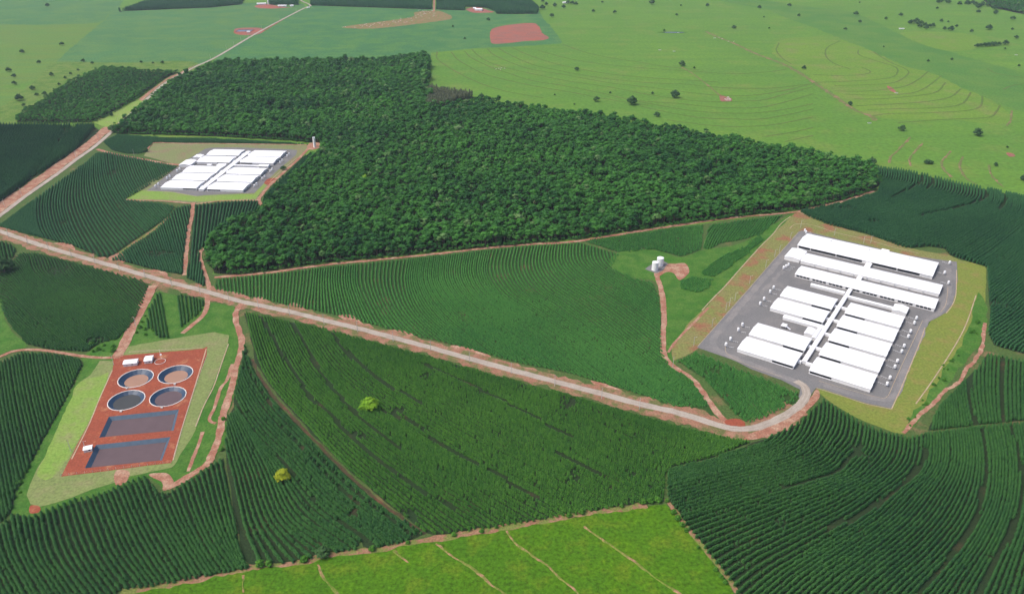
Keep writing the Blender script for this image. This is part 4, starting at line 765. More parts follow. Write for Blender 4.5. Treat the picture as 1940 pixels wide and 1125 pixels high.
# ------------------------------------------------------------------ farm buildings
def frame_of(o, ang):
    e = Matrix.Translation(Vector((o[0], o[1], 0))) @ Matrix.Rotation(ang, 4, 'Z'); return e
FR = frame_of((242.0, 523.2), math.radians(-34.47))     # larger farm: local x along barns, local -y towards the yard entrance
FL_ = P(180+810/4.0417, 220+560/4.0417, 3); FL = frame_of((FL_.x, FL_.y), math.radians(-4.4))
YZ = 8*LZ
def at(F, a, b, z=0): return F @ Vector((a, -b, z))      # b grows towards the camera
def froot(F, name, a, b, z=YZ):
    e = empty(name, at(F, a, b, z)); e.rotation_euler = (0, 0, F.to_euler().z); return e
def gable(root, w, d, eave, rise, over=.3, roofmat='white', wall='whitewall', th=.18):
    """building of width w (local x) and depth d (local y), centred on the root; gable ends at +-x"""
    m = MB(); x, y = w/2, d/2
    m.v += [(-x,-y,0),(x,-y,0),(x,y,0),(-x,y,0),(-x,-y,eave),(x,-y,eave),(x,y,eave),(-x,y,eave),(-x,0,eave+rise),(x,0,eave+rise)]
    m.f += [(0,1,5,4),(2,3,7,6),(1,2,6,9,5),(3,0,4,8,7)]
    m.build('wall', M[wall], root)
    X, Y = x+over, y+over; k = rise/y; ze = eave-over*k+.04; zr = eave+rise+.04
    r = MB(); r.v += [(-X,-Y,ze),(X,-Y,ze),(X,0,zr),(-X,0,zr),(X,Y,ze),(-X,Y,ze),(-X,-Y,ze+th),(X,-Y,ze+th),(X,0,zr+th),(-X,0,zr+th),(X,Y,ze+th),(-X,Y,ze+th)]
    r.f += [(6,7,8,9),(9,8,10,11),(1,0,3,2),(2,3,5,4),(0,1,7,6),(4,5,11,10),(1,2,8,7),(2,4,10,8),(3,0,6,9),(5,3,9,11)]
    ro = r.build('roof', M[roofmat], root)
    return ro
def ridge(ro, w, z): MB().box(-w/2-.4, w/2+.4, -.35, .35, z+.05, z+.3).build('ridge_cap', M['white'], ro)
def face_box(root, name, x0, x1, z0, z1, y, mat='dark', dep=.12): return MB().box(x0, x1, y-dep, y+.02, z0, z1).build(name, M[mat], root)
def barn(F, a0, a1, b0, b1, label, group, padside, eave=3.05, rise=1.35, pad=17.0, fans=True, silo_side=0):
    w, d = a1-a0, b1-b0; e = froot(F, 'barn', (a0+a1)/2, (b0+b1)/2); tag(e, label, 'barn', group)
    ro = gable(e, w-1, d-1, eave, rise); ridge(ro, w-1, eave+rise+.04)
    y = -(d-1)/2
    if pad:
        x0 = -w/2+1.2 if padside < 0 else w/2-1.2-pad
        face_box(e, 'cooling_pad', x0, x0+pad, 1.0, 2.6, y, dep=.3); MB().box(x0-.3, x0+pad+.3, y-.5, y+.02, .3, .95).build('pad_sill', M['white'], e)
    if fans:
        sx = -padside
        for k in range(5):
            yy = -d*.36+k*d*.18; xx = sx*(w-1)/2; f = MB()
            n = 10
            for q, (r_, xo) in enumerate(((.62, 0), (.62, .5))):
                for t in range(n): f.v.append((xx+sx*xo, yy+r_*math.cos(6.283*t/n), 1.5+r_*math.sin(6.283*t/n)))
            for t in range(n): f.f.append((t, (t+1) % n, n+(t+1) % n, n+t))
            f.f.append(tuple(range(n, 2*n))); f.build('exhaust_fan', M['steel'] if k % 2 else M['dark'], e)
    for k in range(3): MB().box(-w*.3+k*w*.3-.5, -w*.3+k*w*.3+.5, y-.06, y+.02, .15, .85).build('wall_inlet', M['steel'], e)
    return e
SILO = {}
def silo(F, a, b, side, label, group):
    e = froot(F, 'feed_silo', a, b); e.rotation_euler.z += 0 if side > 0 else math.pi; tag(e, label, 'silo', group)
    if not SILO:
        m = MB().lathe([(.22,.9),(1.25,2.0),(1.25,4.7),(1.12,4.85),(.25,5.5),(.0,5.55)], 14); SILO['tank'] = m.mesh('tank', M['white'])
        SILO['band'] = MB().lathe([(1.255,3.4),(1.3,3.42),(1.3,3.52),(1.255,3.54)], 14).mesh('band', M['steel'])
        SILO['leg'] = MB().tube((0,0,0), (0,0,3.4), .07, .07, 4).mesh('leg', M['steel'])
        m = MB().tube((-.2,0,1.05), (-8.2,0,2.3), .09, .09, 5)
        for k in range(4): m.tube((-1.8-k*1.9,0,0), (-1.8-k*1.9,0,1.2+.3*k), .05, .05, 4)
        SILO['auger'] = m.mesh('auger', M['white'])
    t = obj('tank', SILO['tank'], e); obj('band', SILO['band'], t)
    for k in range(4): obj('leg', SILO['leg'], e, (1.22*math.cos(.785+k*1.571), 1.22*math.sin(.785+k*1.571), 0))
    obj('auger', SILO['auger'], e); e.scale = (.86, .86, .86)
ORD = ['nearest the entrance loop', 'second from the entrance loop', 'third from the entrance loop', 'fourth from the entrance loop', 'fifth from the entrance loop']
for k in range(5):
    barn(FR, 0, 48.2, -29*k-25.2, -29*k, 'white barn on the olive-slope side of the large farm, '+ORD[k].replace('nearest', 'closest to').replace('closest to the', 'next to the'), 'barns of the larger farm', -1)
for k, b in enumerate([1, -28, -86.6, -116.2]):
    barn(FR, -60, -11.2, b-25.3, b, 'white barn on the cut-slope side of the large farm, '+['next to the entrance loop','second from the entrance loop','just past the loading bay','fourth from the entrance loop'][k], 'barns of the larger farm', 1)
# the three long barns
e = barn(FR, -62, 68.2, -196, -172, 'long white barn with a row of dark windows facing the short barns', 'long barns of the larger farm', -1, pad=0, fans=False, rise=1.6)
for gk in range(8):
    for q in range(4):
        x0 = -63+gk*16+q*3.4; face_box(e, 'window', x0, x0+2.8, 1.0, 2.6, -11.5, dep=.2)
e = barn(FR, -66.5, 67, -231, -207, 'long white barn with small wall fans, between two other long barns', 'long barns of the larger farm', -1, pad=0, fans=False, rise=1.6)
for k in range(9): MB().box(-52+k*13, -51+k*13, -12.3, -11.48, .8, 2.5).build('fan_box', M['steel'], e)
e = froot(FR, 'barn', -12.8, -265); tag(e, 'largest white barn with one continuous dark opening under its eave', 'barn', 'long barns of the larger farm')
ro = gable(e, 135.5, 38.5, 3.4, 2.4); ridge(ro, 135.5, 5.84)
for x0, x1 in [(-66,-54),(-53,-27),(-26,0),(9,34),(35,56)]: face_box(e, 'side_opening', x0, x1, .9, 3.0, -19.25, dep=.25)
face_box(e, 'side_opening', 57.5, 66, 1.4, 2.6, -19.25, 'steel')
for k in range(3): MB().box(-40+k*40, -38.5+k*40, 8, 9.5, 5.0, 5.7).build('roof_vent', M['steel'], ro)
def shed(F, a0, a1, b0, b1, label, eave=2.8, rise=1.0, name='farm_building', cat='building', opening=None, group=None, z=YZ):
    e = froot(F, name, (a0+a1)/2, (b0+b1)/2, z); w, d = a1-a0, b1-b0; tag(e, label, cat, group)
    if w >= d: gable(e, w-.8, d-.8, eave, rise)
    else: e.rotation_euler.z += math.pi/2; gable(e, d-.8, w-.8, eave, rise)
    if opening:
        x0, x1 = opening; face_box(e, 'opening', x0, x1, .9, 2.2, -(d-.8)/2)
    return e
shed(FR, -83.5, -66.8, -235, -207.5, 'square white annex at the end of the middle long barns', 3.4, 1.4)
shed(FR, -20.6, -13, -71.5, -58.8, 'small white changing house beside the central walkway')
o_ = shed(FR, -12.9, -9.0, -75, -55, 'white linking block between changing house and walkway', 2.9, .6)
e = shed(FR, 35, 48, -162.5, -147.5, 'white office pavilion with dark windows by the silo row', 2.9, 1.2)
for k in range(4): face_box(e, 'window', -5.2+k*2.7, -3.2+k*2.7, 1.0, 2.2, -7.1)
shed(FR, -2, 6, -291, -286.2, 'tiny white hut behind the largest barn', 2.6, .6)
# covered walkways
def walkway(F, a0, a1, b0, b1, label, eave=2.3, rise=.45, z=YZ, links=()):
    e = froot(F, 'covered_walkway', (a0+a1)/2, (b0+b1)/2, z); tag(e, label, 'walkway'); w, d = a1-a0, b1-b0
    L, T = (w, d) if w >= d else (d, w)
    if w < d: e.rotation_euler.z += math.pi/2
    gable(e, L, T, eave, rise, over=.3)
    for (la0, la1, lb0, lb1) in links:
        m = MB(); ca, cb = (la0+la1)/2-(a0+a1)/2, (lb0+lb1)/2-(b0+b1)/2; hw, hd = (la1-la0)/2, (lb1-lb0)/2
        # local frame is turned by 90 degrees for walkways that run in depth
        pts = (lambda u, v: (-v, -u)) if w < d else (lambda u, v: (u, -v))
        x0, y0 = pts(ca-hw, cb-hd); x1, y1 = pts(ca+hw, cb+hd)
        m.box(min(x0,x1), max(x0,x1), min(y0,y1), max(y0,y1), 0.02, eave-.25).build('link_roof', M['white'], e)
    return e
SP0, SP1 = -8.7, -5.5
walkway(FR, SP0, SP1, -171.5, -13, 'central white walkway linking the short barns of the larger farm',
        links=[(-11.5,-8.9,-29*k-14,-29*k-11) for k in (0,1,3,4)]+[(-5.3,.3,-29*k-14.5,-29*k-11.5) for k in range(5)])
walkway(FR, SP0+1, SP1+2, -206.5, -196.5, 'short white walkway between two long barns')
walkway(FR, SP0+1, SP1+3, -245, -231.5, 'short white walkway below the largest barn')
walkway(FR, -4.9, 34.8, -156.5, -153, 'slim white walkway to the office pavilion')
walkway(FR, -44.5, -9.2, -83.5, -77.3, 'low white corridor roof by the loading bay', 2.3, .6)
walkway(FR, -42, -10, -163, -158.6, 'low white corridor roof facing the windowed long barn', 2.3, .5)
# loading bay
e = froot(FR, 'loading_dock', -38.5, -64); tag(e, 'white loading ramp with railings and reddish spill in the yard', 'loading ramp')
MB().box(-3,1.5,-3,3,2.2,2.5).build('deck', M['white'], e); MB().box(-3,1.5,2.7,3,.0,2.19).build('back_wall', M['whitewall'], e)
for x in (-2.8, 1.3):
    for y in (-2.8, 2.5): MB().box(x-.1,x+.1,y-.1,y+.1,0,2.19).build('leg', M['steel'], e)
m = MB(); m.v += [(1.5,-2,2.3),(5.5,-2,.1),(5.5,0,.1),(1.5,0,2.3),(1.5,-2,2.45),(5.5,-2,.25),(5.5,0,.25),(1.5,0,2.45)]; m.f += [(3,2,1,0),(4,5,6,7),(0,1,5,4),(1,2,6,5),(2,3,7,6),(3,0,4,7)]; m.build('ramp', M['white'], e)
m = MB()
for k in range(5): m.tube((-3+k*1.1,-2.9,2.5),(-3+k*1.1,-2.9,3.5),.05,.05,4)
m.tube((-3,-2.9,3.5),(1.4,-2.9,3.5),.05,.05,4); m.build('railing', M['white'], e)
# silos
for k, b in enumerate([-146.6,-136,-117.8,-107,-88,-77.2,-59,-48.4,-29,-18.4]):
    silo(FR, 57, b+1.5, 1, 'white feed silo in the row facing the olive slope', 'silos facing the olive slope')
for b in [-133.3,-122.5,-104.3,-93,-44.6,-33.9,-14.5,-3.4]:
    silo(FR, -70.5, b+1.5, -1, 'white feed silo in the row facing the brown cut slope', 'silos facing the cut slope')
for a, b in [(64.4,-293.5),(63.7,-264),(70.4,-241)]: silo(FR, a, b, 1, 'white feed silo at the far end of the long barns', 'silos at the long barn ends')
for a, b in [(-86,-294),(-83.5,-290)]: silo(FR, a, b, -1, 'white feed silo behind the largest barn at the cut slope corner', 'silos behind the largest barn')
for a, b in [(-74,-192),(-75,-187),(-76,-182)]: silo(FR, a, b, -1, 'white feed silo clustered beside the square annex', 'silos by the square annex')
# forest-side farm
o2 = ['in the front row', 'in the second row', 'in the third row', 'in the fourth row', 'in the back row']
for k, b in enumerate([.8, -30, -61, -110.5, -140.5]):
    barn(FL, 8, 57.5, b-28.8, b, 'white barn of the forest-side farm %s, beside the orange track' % o2[k], 'barns of the forest-side farm', -1)
for k, b in enumerate([-.8, -32, -63, -108, -140.5]):
    barn(FL, -55.5, -6.5, b-29.2, b, 'white barn of the forest-side farm %s, beside the dry grass' % o2[k], 'barns of the forest-side farm', 1)
walkway(FL, -3.2, 3.2, -166, 0, 'central white walkway of the forest-side farm', links=[(-6.6,-3.4,b-17,b-10) for b in (0,-31,-62,-108,-140)]+[(3.4,8.1,b-17,b-10) for b in (0,-30,-61,-110,-140)])
walkway(FL, 2.3, 40, -103, -99.5, 'slim white walkway of the forest-side farm')
shed(FL, 40, 55, -106.5, -96, 'small white office at the walkway end of the forest-side farm', opening=(-6, 6))
shed(FL, -74, -57, -116, -92, 'white hall at the dry grass edge of the forest-side farm', 3.2, 1.6)
shed(FL, -35, -28, -102.5, -97, 'tiny white hut in the grey gap of the forest-side farm', 2.6, .7)
shed(FL, -70, -58, -142, -128, 'white annex by the back rows of the forest-side farm', 3, 1)
shed(FL, -20, -6.8, -105, -94, 'white changing house beside the forest-side walkway', 2.8, 1)
for b in [-22.5,-30.3,-51.4,-60,-82,-90,-122,-131,-152,-161]: silo(FL, 65, b+4, 1, 'white feed silo on the orange track side of the forest-side farm', 'silos along the orange track')
for b in [-9.9,-17.7,-42,-50,-72,-80]: silo(FL, -65, b+3, -1, 'white feed silo on the dry grass side of the forest-side farm', 'silos along the dry grass')

# ------------------------------------------------------------------ tanks and towers
def tank(px, py, r, h, label, name='water_tank', dome=.5):
    p = P(px, py); e = empty(name, (p.x, p.y, 8*LZ)); tag(e, label, 'tank')
    MB().lathe([(r,0),(r,h)], 24).build('shell', M['white'], e); MB().lathe([(r+.08,h),(r+.08,h+.12),(r*.5,h+dome*.75),(.01,h+dome)], 24).build('roof', M['white'], e)
    MB().lathe([(r+.12,0.01),(r+.12,.3),(r+.005,.32)], 24).build('base_ring', M['pole'], e)
    m = MB()
    for s in (-.25, .25): m.tube((s, -r-.15, 0), (s, -r-.15, h+.4), .04, .04, 4)
    for k in range(int(h/.6)): m.tube((-.25, -r-.15, .4+k*.6), (.25, -r-.15, .4+k*.6), .025, .025, 4)
    m.build('ladder', M['steel'], e); return e
tank(1240.6, 511.5, 3.35, 8.8, 'front white cylindrical water tank on the grey pad')
tank(1250, 503.3, 3.5, 8.8, 'rear white cylindrical water tank on the grey pad')
tank(596.5, 279.5, 1.9, 15.5, 'slender white water tower at the forest-side farm corner', 'water_tower', .4)
# ------------------------------------------------------------------ ponds
RZ = 10*LZ
def lined_pond(outer, label, water, depth, slope, wl, linermat, kerb=True, far=None):
    c = sum(outer, Vector())/len(outer); e = empty('lined_pond', (c.x, c.y, RZ)); tag(e, label, 'pond')
    n = len(outer); rel = [Vector((p.x-c.x, p.y-c.y, 0)) for p in outer]
    def inset(d, z):
        out = []
        for i in range(n):
            p0, p1, p2 = rel[i-1], rel[i], rel[(i+1) % n]; n1 = (p1-p0).normalized(); n2 = (p2-p1).normalized()
            a = Vector((n1.y, -n1.x, 0)); b = Vector((n2.y, -n2.x, 0))
            s = 1 if (p1.dot(a) < 0) else -1
            m_ = (a+b); m_ = m_/max(.2, m_.dot(a)); q = p1+m_*d*s; out.append((q.x, q.y, z))
        return out
    V = inset(0, 0)+inset(depth*slope, -depth); F = [(i, (i+1) % n, n+(i+1) % n, n+i) for i in range(n)]+[tuple(range(n, 2*n))]
    a = Vector(V[0]); nrm = (Vector(V[1])-a).cross(Vector(V[n])-a)
    if nrm.dot(-Vector(V[0])) < 0: F = [tuple(reversed(f)) for f in F]
    obj('liner', mesh_from('liner', V, F, M[linermat]), e)
    wv = inset(wl*slope-.03, -wl); order = tuple(range(n)); wm = mesh_from('water', wv, [order], M[water])
    if wm.polygons[0].normal.z < 0: wm = mesh_from('water', wv, [tuple(reversed(order))], M[water])
    obj('water', wm, e)
    if kerb:
        kv = inset(-.28, .02)+inset(-.28, .3)+inset(.28, .3)+inset(.28, -.12); kf = []
        for j in range(3):
            kf += [(j*n+i, j*n+(i+1) % n, (j+1)*n+(i+1) % n, (j+1)*n+i) for i in range(n)]
        obj('kerb', mesh_from('kerb', kv, kf, M['kerb']), e)
    return e
for c, lab, w, d in zip(PONDC, ['round lined pond with pale mud next to the white huts', 'round lined pond with pale mud next to the round slab', 'round lined pond with dark water near the grass edge', 'round lined pond with dark water near the right-hand drain'.replace('right-hand ', 'long '),], ['mudwater','mudwater','darkwater','brownwater'], [2.3,2.3,1.8,1.8]):
    lined_pond(circ(c, PONDR, 20), lab, w, d+1.5, 1.85, d, 'liner')
lined_pond(RECT[0], 'rectangular lined lagoon next to the round ponds', 'brownwater', 4.0, 1.1, 2.3, 'linergrey', False)
lined_pond(RECT[1], 'lowest rectangular lined lagoon beside the pump shed', 'brownwater', 4.0, 1.1, 2.3, 'linergrey', False)
# small stuff on the pad
def hut(px, py, w, d, rz, label, eave=2.5, rise=.8, z=RZ, name='white_hut', door=True, cat='hut'):
    p = P(px, py); e = empty(name, (p.x, p.y, z), rz); tag(e, label, cat); gable(e, w, d, eave, rise, .35)
    if door: face_box(e, 'door', -w*.3, -w*.3+1.2, 0.02, 2.0, -d/2, 'steel'); face_box(e, 'window', w*.1, w*.1+1.2, 1.1, 1.9, -d/2, 'dark')
    return e
hut(249, 690, 10.5, 6.5, math.radians(12), 'white hut with dark front gaps at the pond entrance')
hut(283, 684, 6, 8, math.radians(12), 'white hut beside the round concrete slab')
hut(168, 853, 5.2, 4.4, math.radians(20), 'small white pump shed beside the lowest lagoon', 2.2, .5)
p = P(303.5, 685.5); e = empty('round_slab', (p.x, p.y, RZ)); tag(e, 'round concrete slab with raised rim beside a white hut', 'slab')
MB().lathe([(4.4,0),(4.4,.25),(.01,.26)], 20).build('slab', M['red'], e); MB().lathe([(4.42,0),(4.42,.4),(4.15,.4),(4.15,.27)], 20).build('rim', M['kerb'], e)
p = P(306, 680); e = empty('mast', (p.x, p.y, RZ)); tag(e, 'slim white mast with a small tank near the round slab', 'mast')
MB().tube((0,0,0),(0,0,9.5),.14,.08,6).build('shaft', M['white'], e); MB().lathe([(.01,3.4),(.8,3.5),(.8,4.4),(.01,4.6)], 12, .3, 0).build('small_tank', M['white'], e)
for x, y in [(240.5,736.5),(331.5,729),(229.5,780.5),(307,773)]:
    p = P(x, y); e = empty('valve_box', (p.x, p.y, RZ)); tag(e, 'small pale valve box beside a round pond rim', 'valve box', 'valve boxes of the round ponds')
    MB().box(-.7,.7,-.6,.6,0,.8).build('box', M['kerb'], e); MB().box(-.8,.8,-.7,.7,.81,.9).build('lid', M['pole'], e)
    MB().tube((0,.6,.4),(0,2.2,.35),.12,.12,6).build('pipe', M['steel'], e)
def fence(px, label, gap=4.5, z=RZ):
    w = resample([P(*q) for q in px], gap); e = empty('post_fence', (w[0].x, w[0].y, z)); tag(e, label, 'fence')
    pm = MB().box(-.08,.08,-.08,.08,0,1.7).mesh('post', M['pole']); wire = MB()
    for a in w: obj('post', pm, e, (a.x-w[0].x, a.y-w[0].y, 0))
    for a, b in zip(w[:-1], w[1:]):
        for h in (.5, 1.0, 1.5): wire.tube((a.x-w[0].x, a.y-w[0].y, h), (b.x-w[0].x, b.y-w[0].y, h), .015, .015, 3)
    wire.build('wire', M['steel'], e)
fence([(116,902),(220,889),(324,876)], 'post and wire fence along the low edge of the pond pad')
fence([(392,676),(366,746),(347,808),(330,866)], 'post and wire fence along the long drain of the pond pad')
# ------------------------------------------------------------------ poles
PM = {}
def pole(px, py, label, group, h=10.5, arm=True, z=0.36, ang=0.0, trafo=False):
    p = P(px, py); e = empty('utility_pole' if arm else 'light_pole', (p.x, p.y, z), ang); tag(e, label, 'pole', group)
    k = (h, arm)
    if k not in PM:
        PM[k] = MB().tube((0,0,0),(0,0,h),.21,.14,8).mesh('shaft', M['pole'])
        if 'arm' not in PM:
            PM['arm'] = MB().box(-1.1,1.1,-.06,.06,-.08,.08).mesh('crossarm', M['wood']); PM['ins'] = MB().lathe([(.05,.08),(.09,.16),(.05,.3),(.01,.32)], 6).mesh('insulator', M['kerb'])
            PM['lamp'] = MB().tube((0,0,0),(1.6,0,.35),.05,.04,5).box(1.4,2.1,-.14,.14,.28,.42).mesh('lamp_arm', M['steel'])
    obj('shaft', PM[k], e)
    if arm:
        c = obj('crossarm', PM['arm'], e, (0,-.2,h-.5))
        for x in (-1, 0, 1): obj('insulator', PM['ins'], c, (x,0,0))
    else: obj('lamp_arm', PM['lamp'], e, (0,0,h-.3))
for x, y in [(17,450),(53.5,463.5),(93,474.7),(135.7,487),(180.5,499.6),(227,515),(276,527),(326,543),(379.6,558),(434.4,573),(490,584),(549,598),(614,615),(677.5,629),(745,647.5),(816,664.5),(889.6,686),(968.5,707.8),(1051,732),(1139.7,755.7),(1211,776)]:
    pole(x, y, 'pale utility pole along the main gravel road', 'poles along the main gravel road', ang=-.3)
for x, y in [(9,392),(41,371),(144,299),(186.6,264),(225,235),(398.6,112),(429,94),(443.5,87.6),(456.7,78),(470.7,71),(495.5,55.7),(529.5,38),(561.4,22.7)]:
    pole(x, y, 'pale utility pole along the climbing gravel road', 'poles along the climbing road', ang=.6)
for x, y in [(1516.5,431.7),(1496.8,454.7),(1476,479.7),(1467,487.7),(1450,508),(1420,538),(1392,570.4),(1381.6,580.8),(1375,589),(1348.8,620),(1314,656)]:
    pole(x, y, 'pale lamp pole on the brown cut slope edge', 'lamp poles of the cut slope', h=9, arm=False)
for x, y in [(1580,446.7),(1635.4,462),(1649,461)]: pole(x, y, 'pale lamp pole behind the largest barn', 'lamp poles behind the largest barn', h=9, arm=False)
pole(1274.5, 696, 'pale utility pole beside the red tank track', None)
pole(254.6, 296.5, 'pale utility pole on the red lane to the forest-side farm', None)
pole(258, 620, 'pale utility pole beside the red dirt road to the ponds', None)
pole(216, 692, 'pale utility pole at the pond site gate', None)
pole(135, 856, 'pale utility pole on the lawn near the pump shed', None)
pole(162, 851, 'pale lamp pole beside the pump shed', None, h=7, arm=False)

# ------------------------------------------------------------------ far farmsteads, reservoir, troughs
def far_house(px, py, w, d, rz, label, eave=3.5, rise=1.5, name='farm_shed', cat='shed'):
    p = P(px, py); e = empty(name, (p.x, p.y, .2), rz); tag(e, label, cat); gable(e, w, d, eave, rise, .6)
    face_box(e, 'door', -w*.15, w*.15, .02, eave*.75, -d/2, 'steel')
far_house(367, 4, 42, 16, .1, 'long white shed with several roofs above the far plantation')
far_house(308, 4, 14, 8, .1, 'small white shed behind the far plantation end')
far_house(292, 6, 10, 7, .1, 'tiny white shed left of the small far shed'.replace('left of', 'next to'))
far_house(496, 9, 30, 14, .15, 'white farmstead building beside the far white tower')
tank(508.5, 9, 2.3, 15, 'far slender white tower beside the farmstead', 'water_tower')
far_house(530, 13, 11, 7, .2, 'small white shed on the tower side of the far road bend')
far_house(553, 13, 11, 7, .2, 'small white shed closest to the far road bend')
far_house(538, 13, 17, 10, .2, 'larger white shed between two small ones by the far road bend')
far_house(584, 16, 9, 4, .6, 'white roadside shelter at the far road bend', 2.4, .6)
far_house(907, 20.5, 24, 15, -.15, 'white barn in a notch of the far plantation', 4.5, 2)
far_house(899, 17.5, 9, 7, -.15, 'small white house next to the barn in the plantation notch')
far_house(1070, 7, 15, 11, .1, 'white roofed house beside a dark tree group in the pasture')
far_house(1708, 56, 13, 5, -.1, 'low white shed near the far tree clump', 2.2, .6)
far_house(97, 0.5, 26, 6, 0, 'long low white shed at the edge of the hazy field', 2.5, .7)
sheet('bare_patch', [(483,12),(500,8),(516,10),(540,14),(556,14),(520,17),(490,16)], M['redfield'], 7, 'red yard in front of the far white farmstead', 'bare ground', jit=1.5)
sheet('bare_patch', [(885,17),(905,14),(925,20),(935,24),(900,25),(886,21)], M['redfield'], 7, 'red yard around the barn in the plantation notch', 'bare ground', jit=1.5)
p = P(463, 59.5); e = empty('reservoir', (p.x, p.y, 6*LZ)); tag(e, 'dark lined reservoir in red earth beside the straight dirt road', 'reservoir')
W2, D2 = 21, 17
m = MB(); m.v += [(-W2-4,-D2-4,.02),(W2+4,-D2-4,.02),(W2+4,D2+4,.02),(-W2-4,D2+4,.02),(-W2,-D2,1.2),(W2,-D2,1.2),(W2,D2,1.2),(-W2,D2,1.2),(-W2+2,-D2+2,.25),(W2-2,-D2+2,.25),(W2-2,D2-2,.25),(-W2+2,D2-2,.25)]
m.f += [(i, (i+1) % 4, 4+(i+1) % 4, 4+i) for i in range(4)]; m.build('embankment', M['red'], e)
n_ = MB(); n_.v = m.v[4:]; n_.f = [(i, (i+1) % 4, 4+(i+1) % 4, 4+i) for i in range(4)]; n_.build('liner', M['liner'], e)
MB().box(-W2+1.2, W2-1.2, -D2+1.2, D2-1.2, .3, .6).build('water', M['bluewater'], e)
hut(471, 62, 8, 5, .1, 'tiny white hut at the reservoir edge', z=.2)
p = P(1275, 62); e = empty('farm_pond', (p.x, p.y, 4*LZ)); tag(e, 'small dark watering pond in the bright distant pasture', 'pond')
m = MB(); pts = [(34*math.cos(6.283*k/24)*(1+.15*math.sin(3*k)), 9*math.sin(6.283*k/24)) for k in range(24)]
m.v = [(x, y, .02) for x, y in pts]; m.f = [tuple(range(24))]; m.build('water', M['bluewater'], e)
m = MB(); m.v = [(x*1.12, y*1.3, 0.0) for x, y in pts]+[(x*1.02, y*1.05, .5) for x, y in pts]+[(x*.97, y*.95, .03) for x, y in pts]
m.f = [(i, (i+1) % 24, 24+(i+1) % 24, 24+i) for i in range(24)]+[(24+i, 24+(i+1) % 24, 48+(i+1) % 24, 48+i) for i in range(24)]; m.build('bank', M['verge'], e)
lone(1258, 60, 6, KB, 'bush beside the small watering pond', None, 'bush', 'bush', R0=2.6)
TR = None
for x, y, lab in [(1647,234,'white water trough at the foot of the cattle track'),(1277,98,'white water trough in the pasture above the heading tree'),(1250,95.5,'small white trough left alone in bright pasture'.replace('left ', '')),(1698,177,'white water trough below the red patch on the hill'),(1925,105,'white water trough by the far pasture fence'),(1354,73,'white water trough at the top of the cattle track'),(1285,63,'white water trough at the small watering pond')]:
    p = P(x, y); e = empty('water_trough', (p.x, p.y, .25), random.uniform(-.4, .4)); tag(e, lab, 'trough')
    MB().box(-3,3,-.9,-.7,0,.9).box(-3,3,.7,.9,0,.9).box(-3,-2.8,-.7,.7,0,.9).box(2.8,3,-.7,.7,0,.9).build('basin', M['whitewall'], e); MB().box(-2.8,2.8,-.7,.7,.05,.7).build('water', M['bluewater'], e)
# --- cattle: one continuous skinned mesh shared by the herd
def cow_mesh(graze):
    vs = [(0,0,1.05),(.55,0,1.12),(1.0,0,1.15),(-.5,0,1.1),(-.95,0,1.15)]; es = [(0,1),(1,2),(0,3),(3,4)]; rad = [.40,.38,.30,.40,.33]
    def chain(root, pts, rr):
        prev = root
        for q, r_ in zip(pts, rr): vs.append(q); rad.append(r_); es.append((prev, len(vs)-1)); prev = len(vs)-1
    if graze: chain(2, [(1.35,0,.9),(1.6,0,.5),(1.75,0,.22)], [.2,.16,.1])
    else: chain(2, [(1.35,0,1.4),(1.65,0,1.5),(1.98,0,1.35)], [.2,.17,.1])
    for s in (-1, 1):
        chain(2, [(.92,s*.22,.75),(.95,s*.22,.38),(.92,s*.22,.05)], [.13,.075,.07]); chain(4, [(-.95,s*.24,.8),(-1.08,s*.24,.42),(-1.0,s*.24,.05)], [.16,.08,.07])
    chain(4, [(-1.3,0,1.15),(-1.38,0,.6)], [.05,.04])
    me = bpy.data.meshes.new('cow'); me.from_pydata(vs, es, []); o = bpy.data.objects.new('cow_src', me); COL.objects.link(o)
    md = o.modifiers.new('skin', 'SKIN'); sv = me.skin_vertices[0].data
    for k, r_ in enumerate(rad): sv[k].radius = (r_, r_)
    sv[0].use_root = True
    o.modifiers.new('sub', 'SUBSURF').levels = 1
    dg = bpy.context.evaluated_depsgraph_get(); dg.update(); out = bpy.data.meshes.new_from_object(o.evaluated_get(dg)); out.name = 'cow'; out.materials.clear(); out.materials.append(M['hide'])
    bpy.data.objects.remove(o); bpy.data.meshes.remove(me); return out
COW = [cow_mesh(False), cow_mesh(True)]
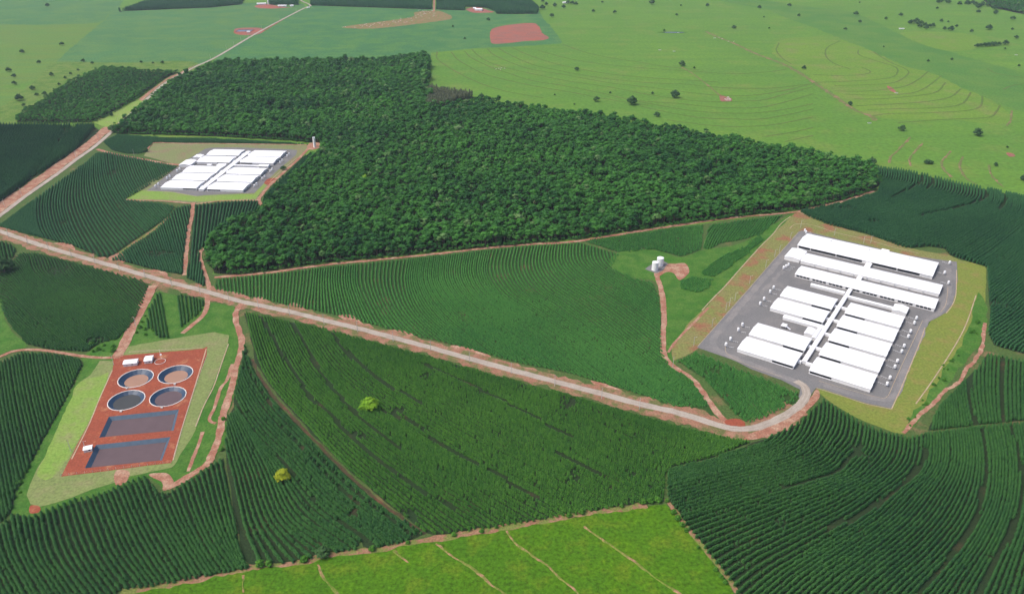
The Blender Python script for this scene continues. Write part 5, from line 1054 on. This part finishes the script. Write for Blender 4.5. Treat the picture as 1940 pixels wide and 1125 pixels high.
def cow(px, py, label, group, s=1.15):
    p = P(px, py); o = bpy.data.objects.new('cow', random.choice(COW)); link(o); o.location = (p.x, p.y, 5*LZ); o.rotation_euler = (0, 0, random.uniform(0, 6.28)); o.scale = (s, s, s); tag(o, label, 'cow', group)
cz = lambda x, y: (620+x/8.083, 10+y/8.083)
for x, y in [(240,345),(275,335),(425,350),(505,315),(530,330),(575,308),(595,320),(602,300),(650,340),(660,325),(695,312),(725,290),(785,280),(800,285),(842,312),(858,290),(865,265),(940,305),(1018,245),(1000,262),(1045,270),(1085,262),(1130,215),(1128,245),(1190,270),(1215,268),(1240,200),(1270,210),(1300,240),(1355,205),(1365,178),(1398,160),(1438,160),(1440,178),(1455,100),(1470,105),(1490,118),(1430,82),(1405,84),(1480,140),(1510,135),(1535,105),(1605,95),(1640,135),(1636,165),(1625,180),(1550,208),(1500,90),(1420,130),(1580,120)]:
    for q in range(2):
        X, Y = cz(x+random.uniform(-14, 14), y+random.uniform(-6, 6)); cow(X, Y, 'pale cow in the herd on the brown trampled feeding strip', 'herd on the brown feeding strip')
for k in range(16): cow(1378+random.uniform(-7, 10), 188+random.uniform(-3, 4), 'pale cow gathered on the red trampled patch', 'cattle on the red patch')
for x, y in [(945,131),(950,130),(956,131),(940,132),(948,133)]: cow(x, y, 'pale cow among dark terraces near the forest notch', 'cattle near the forest notch')
for x, y in [(1362,72),(1368,75),(1380,80),(1390,80)]: cow(x, y, 'pale cow at the top of the cattle track', 'cattle at the track top')

# ------------------------------------------------------------------ thin haze of the humid air
hz = MB().box(-17000, 17000, -3200, 24500, -6.0, 372.0)
hm = bpy.data.materials.new('haze'); hm.use_nodes = True; N = hm.node_tree.nodes; N.remove(N['Principled BSDF'])
vol = N.new('ShaderNodeVolumePrincipled'); vol.inputs['Color'].default_value = (.72, .86, 1.0, 1); vol.inputs['Density'].default_value = HAZE if 'HAZE' in globals() else .000045; vol.inputs['Anisotropy'].default_value = .2
hm.node_tree.links.new(vol.outputs[0], N['Material Output'].inputs['Volume'])
tag(hz.build('haze', hm), 'thin bluish humid haze over the far fields', 'haze', kind='stuff')
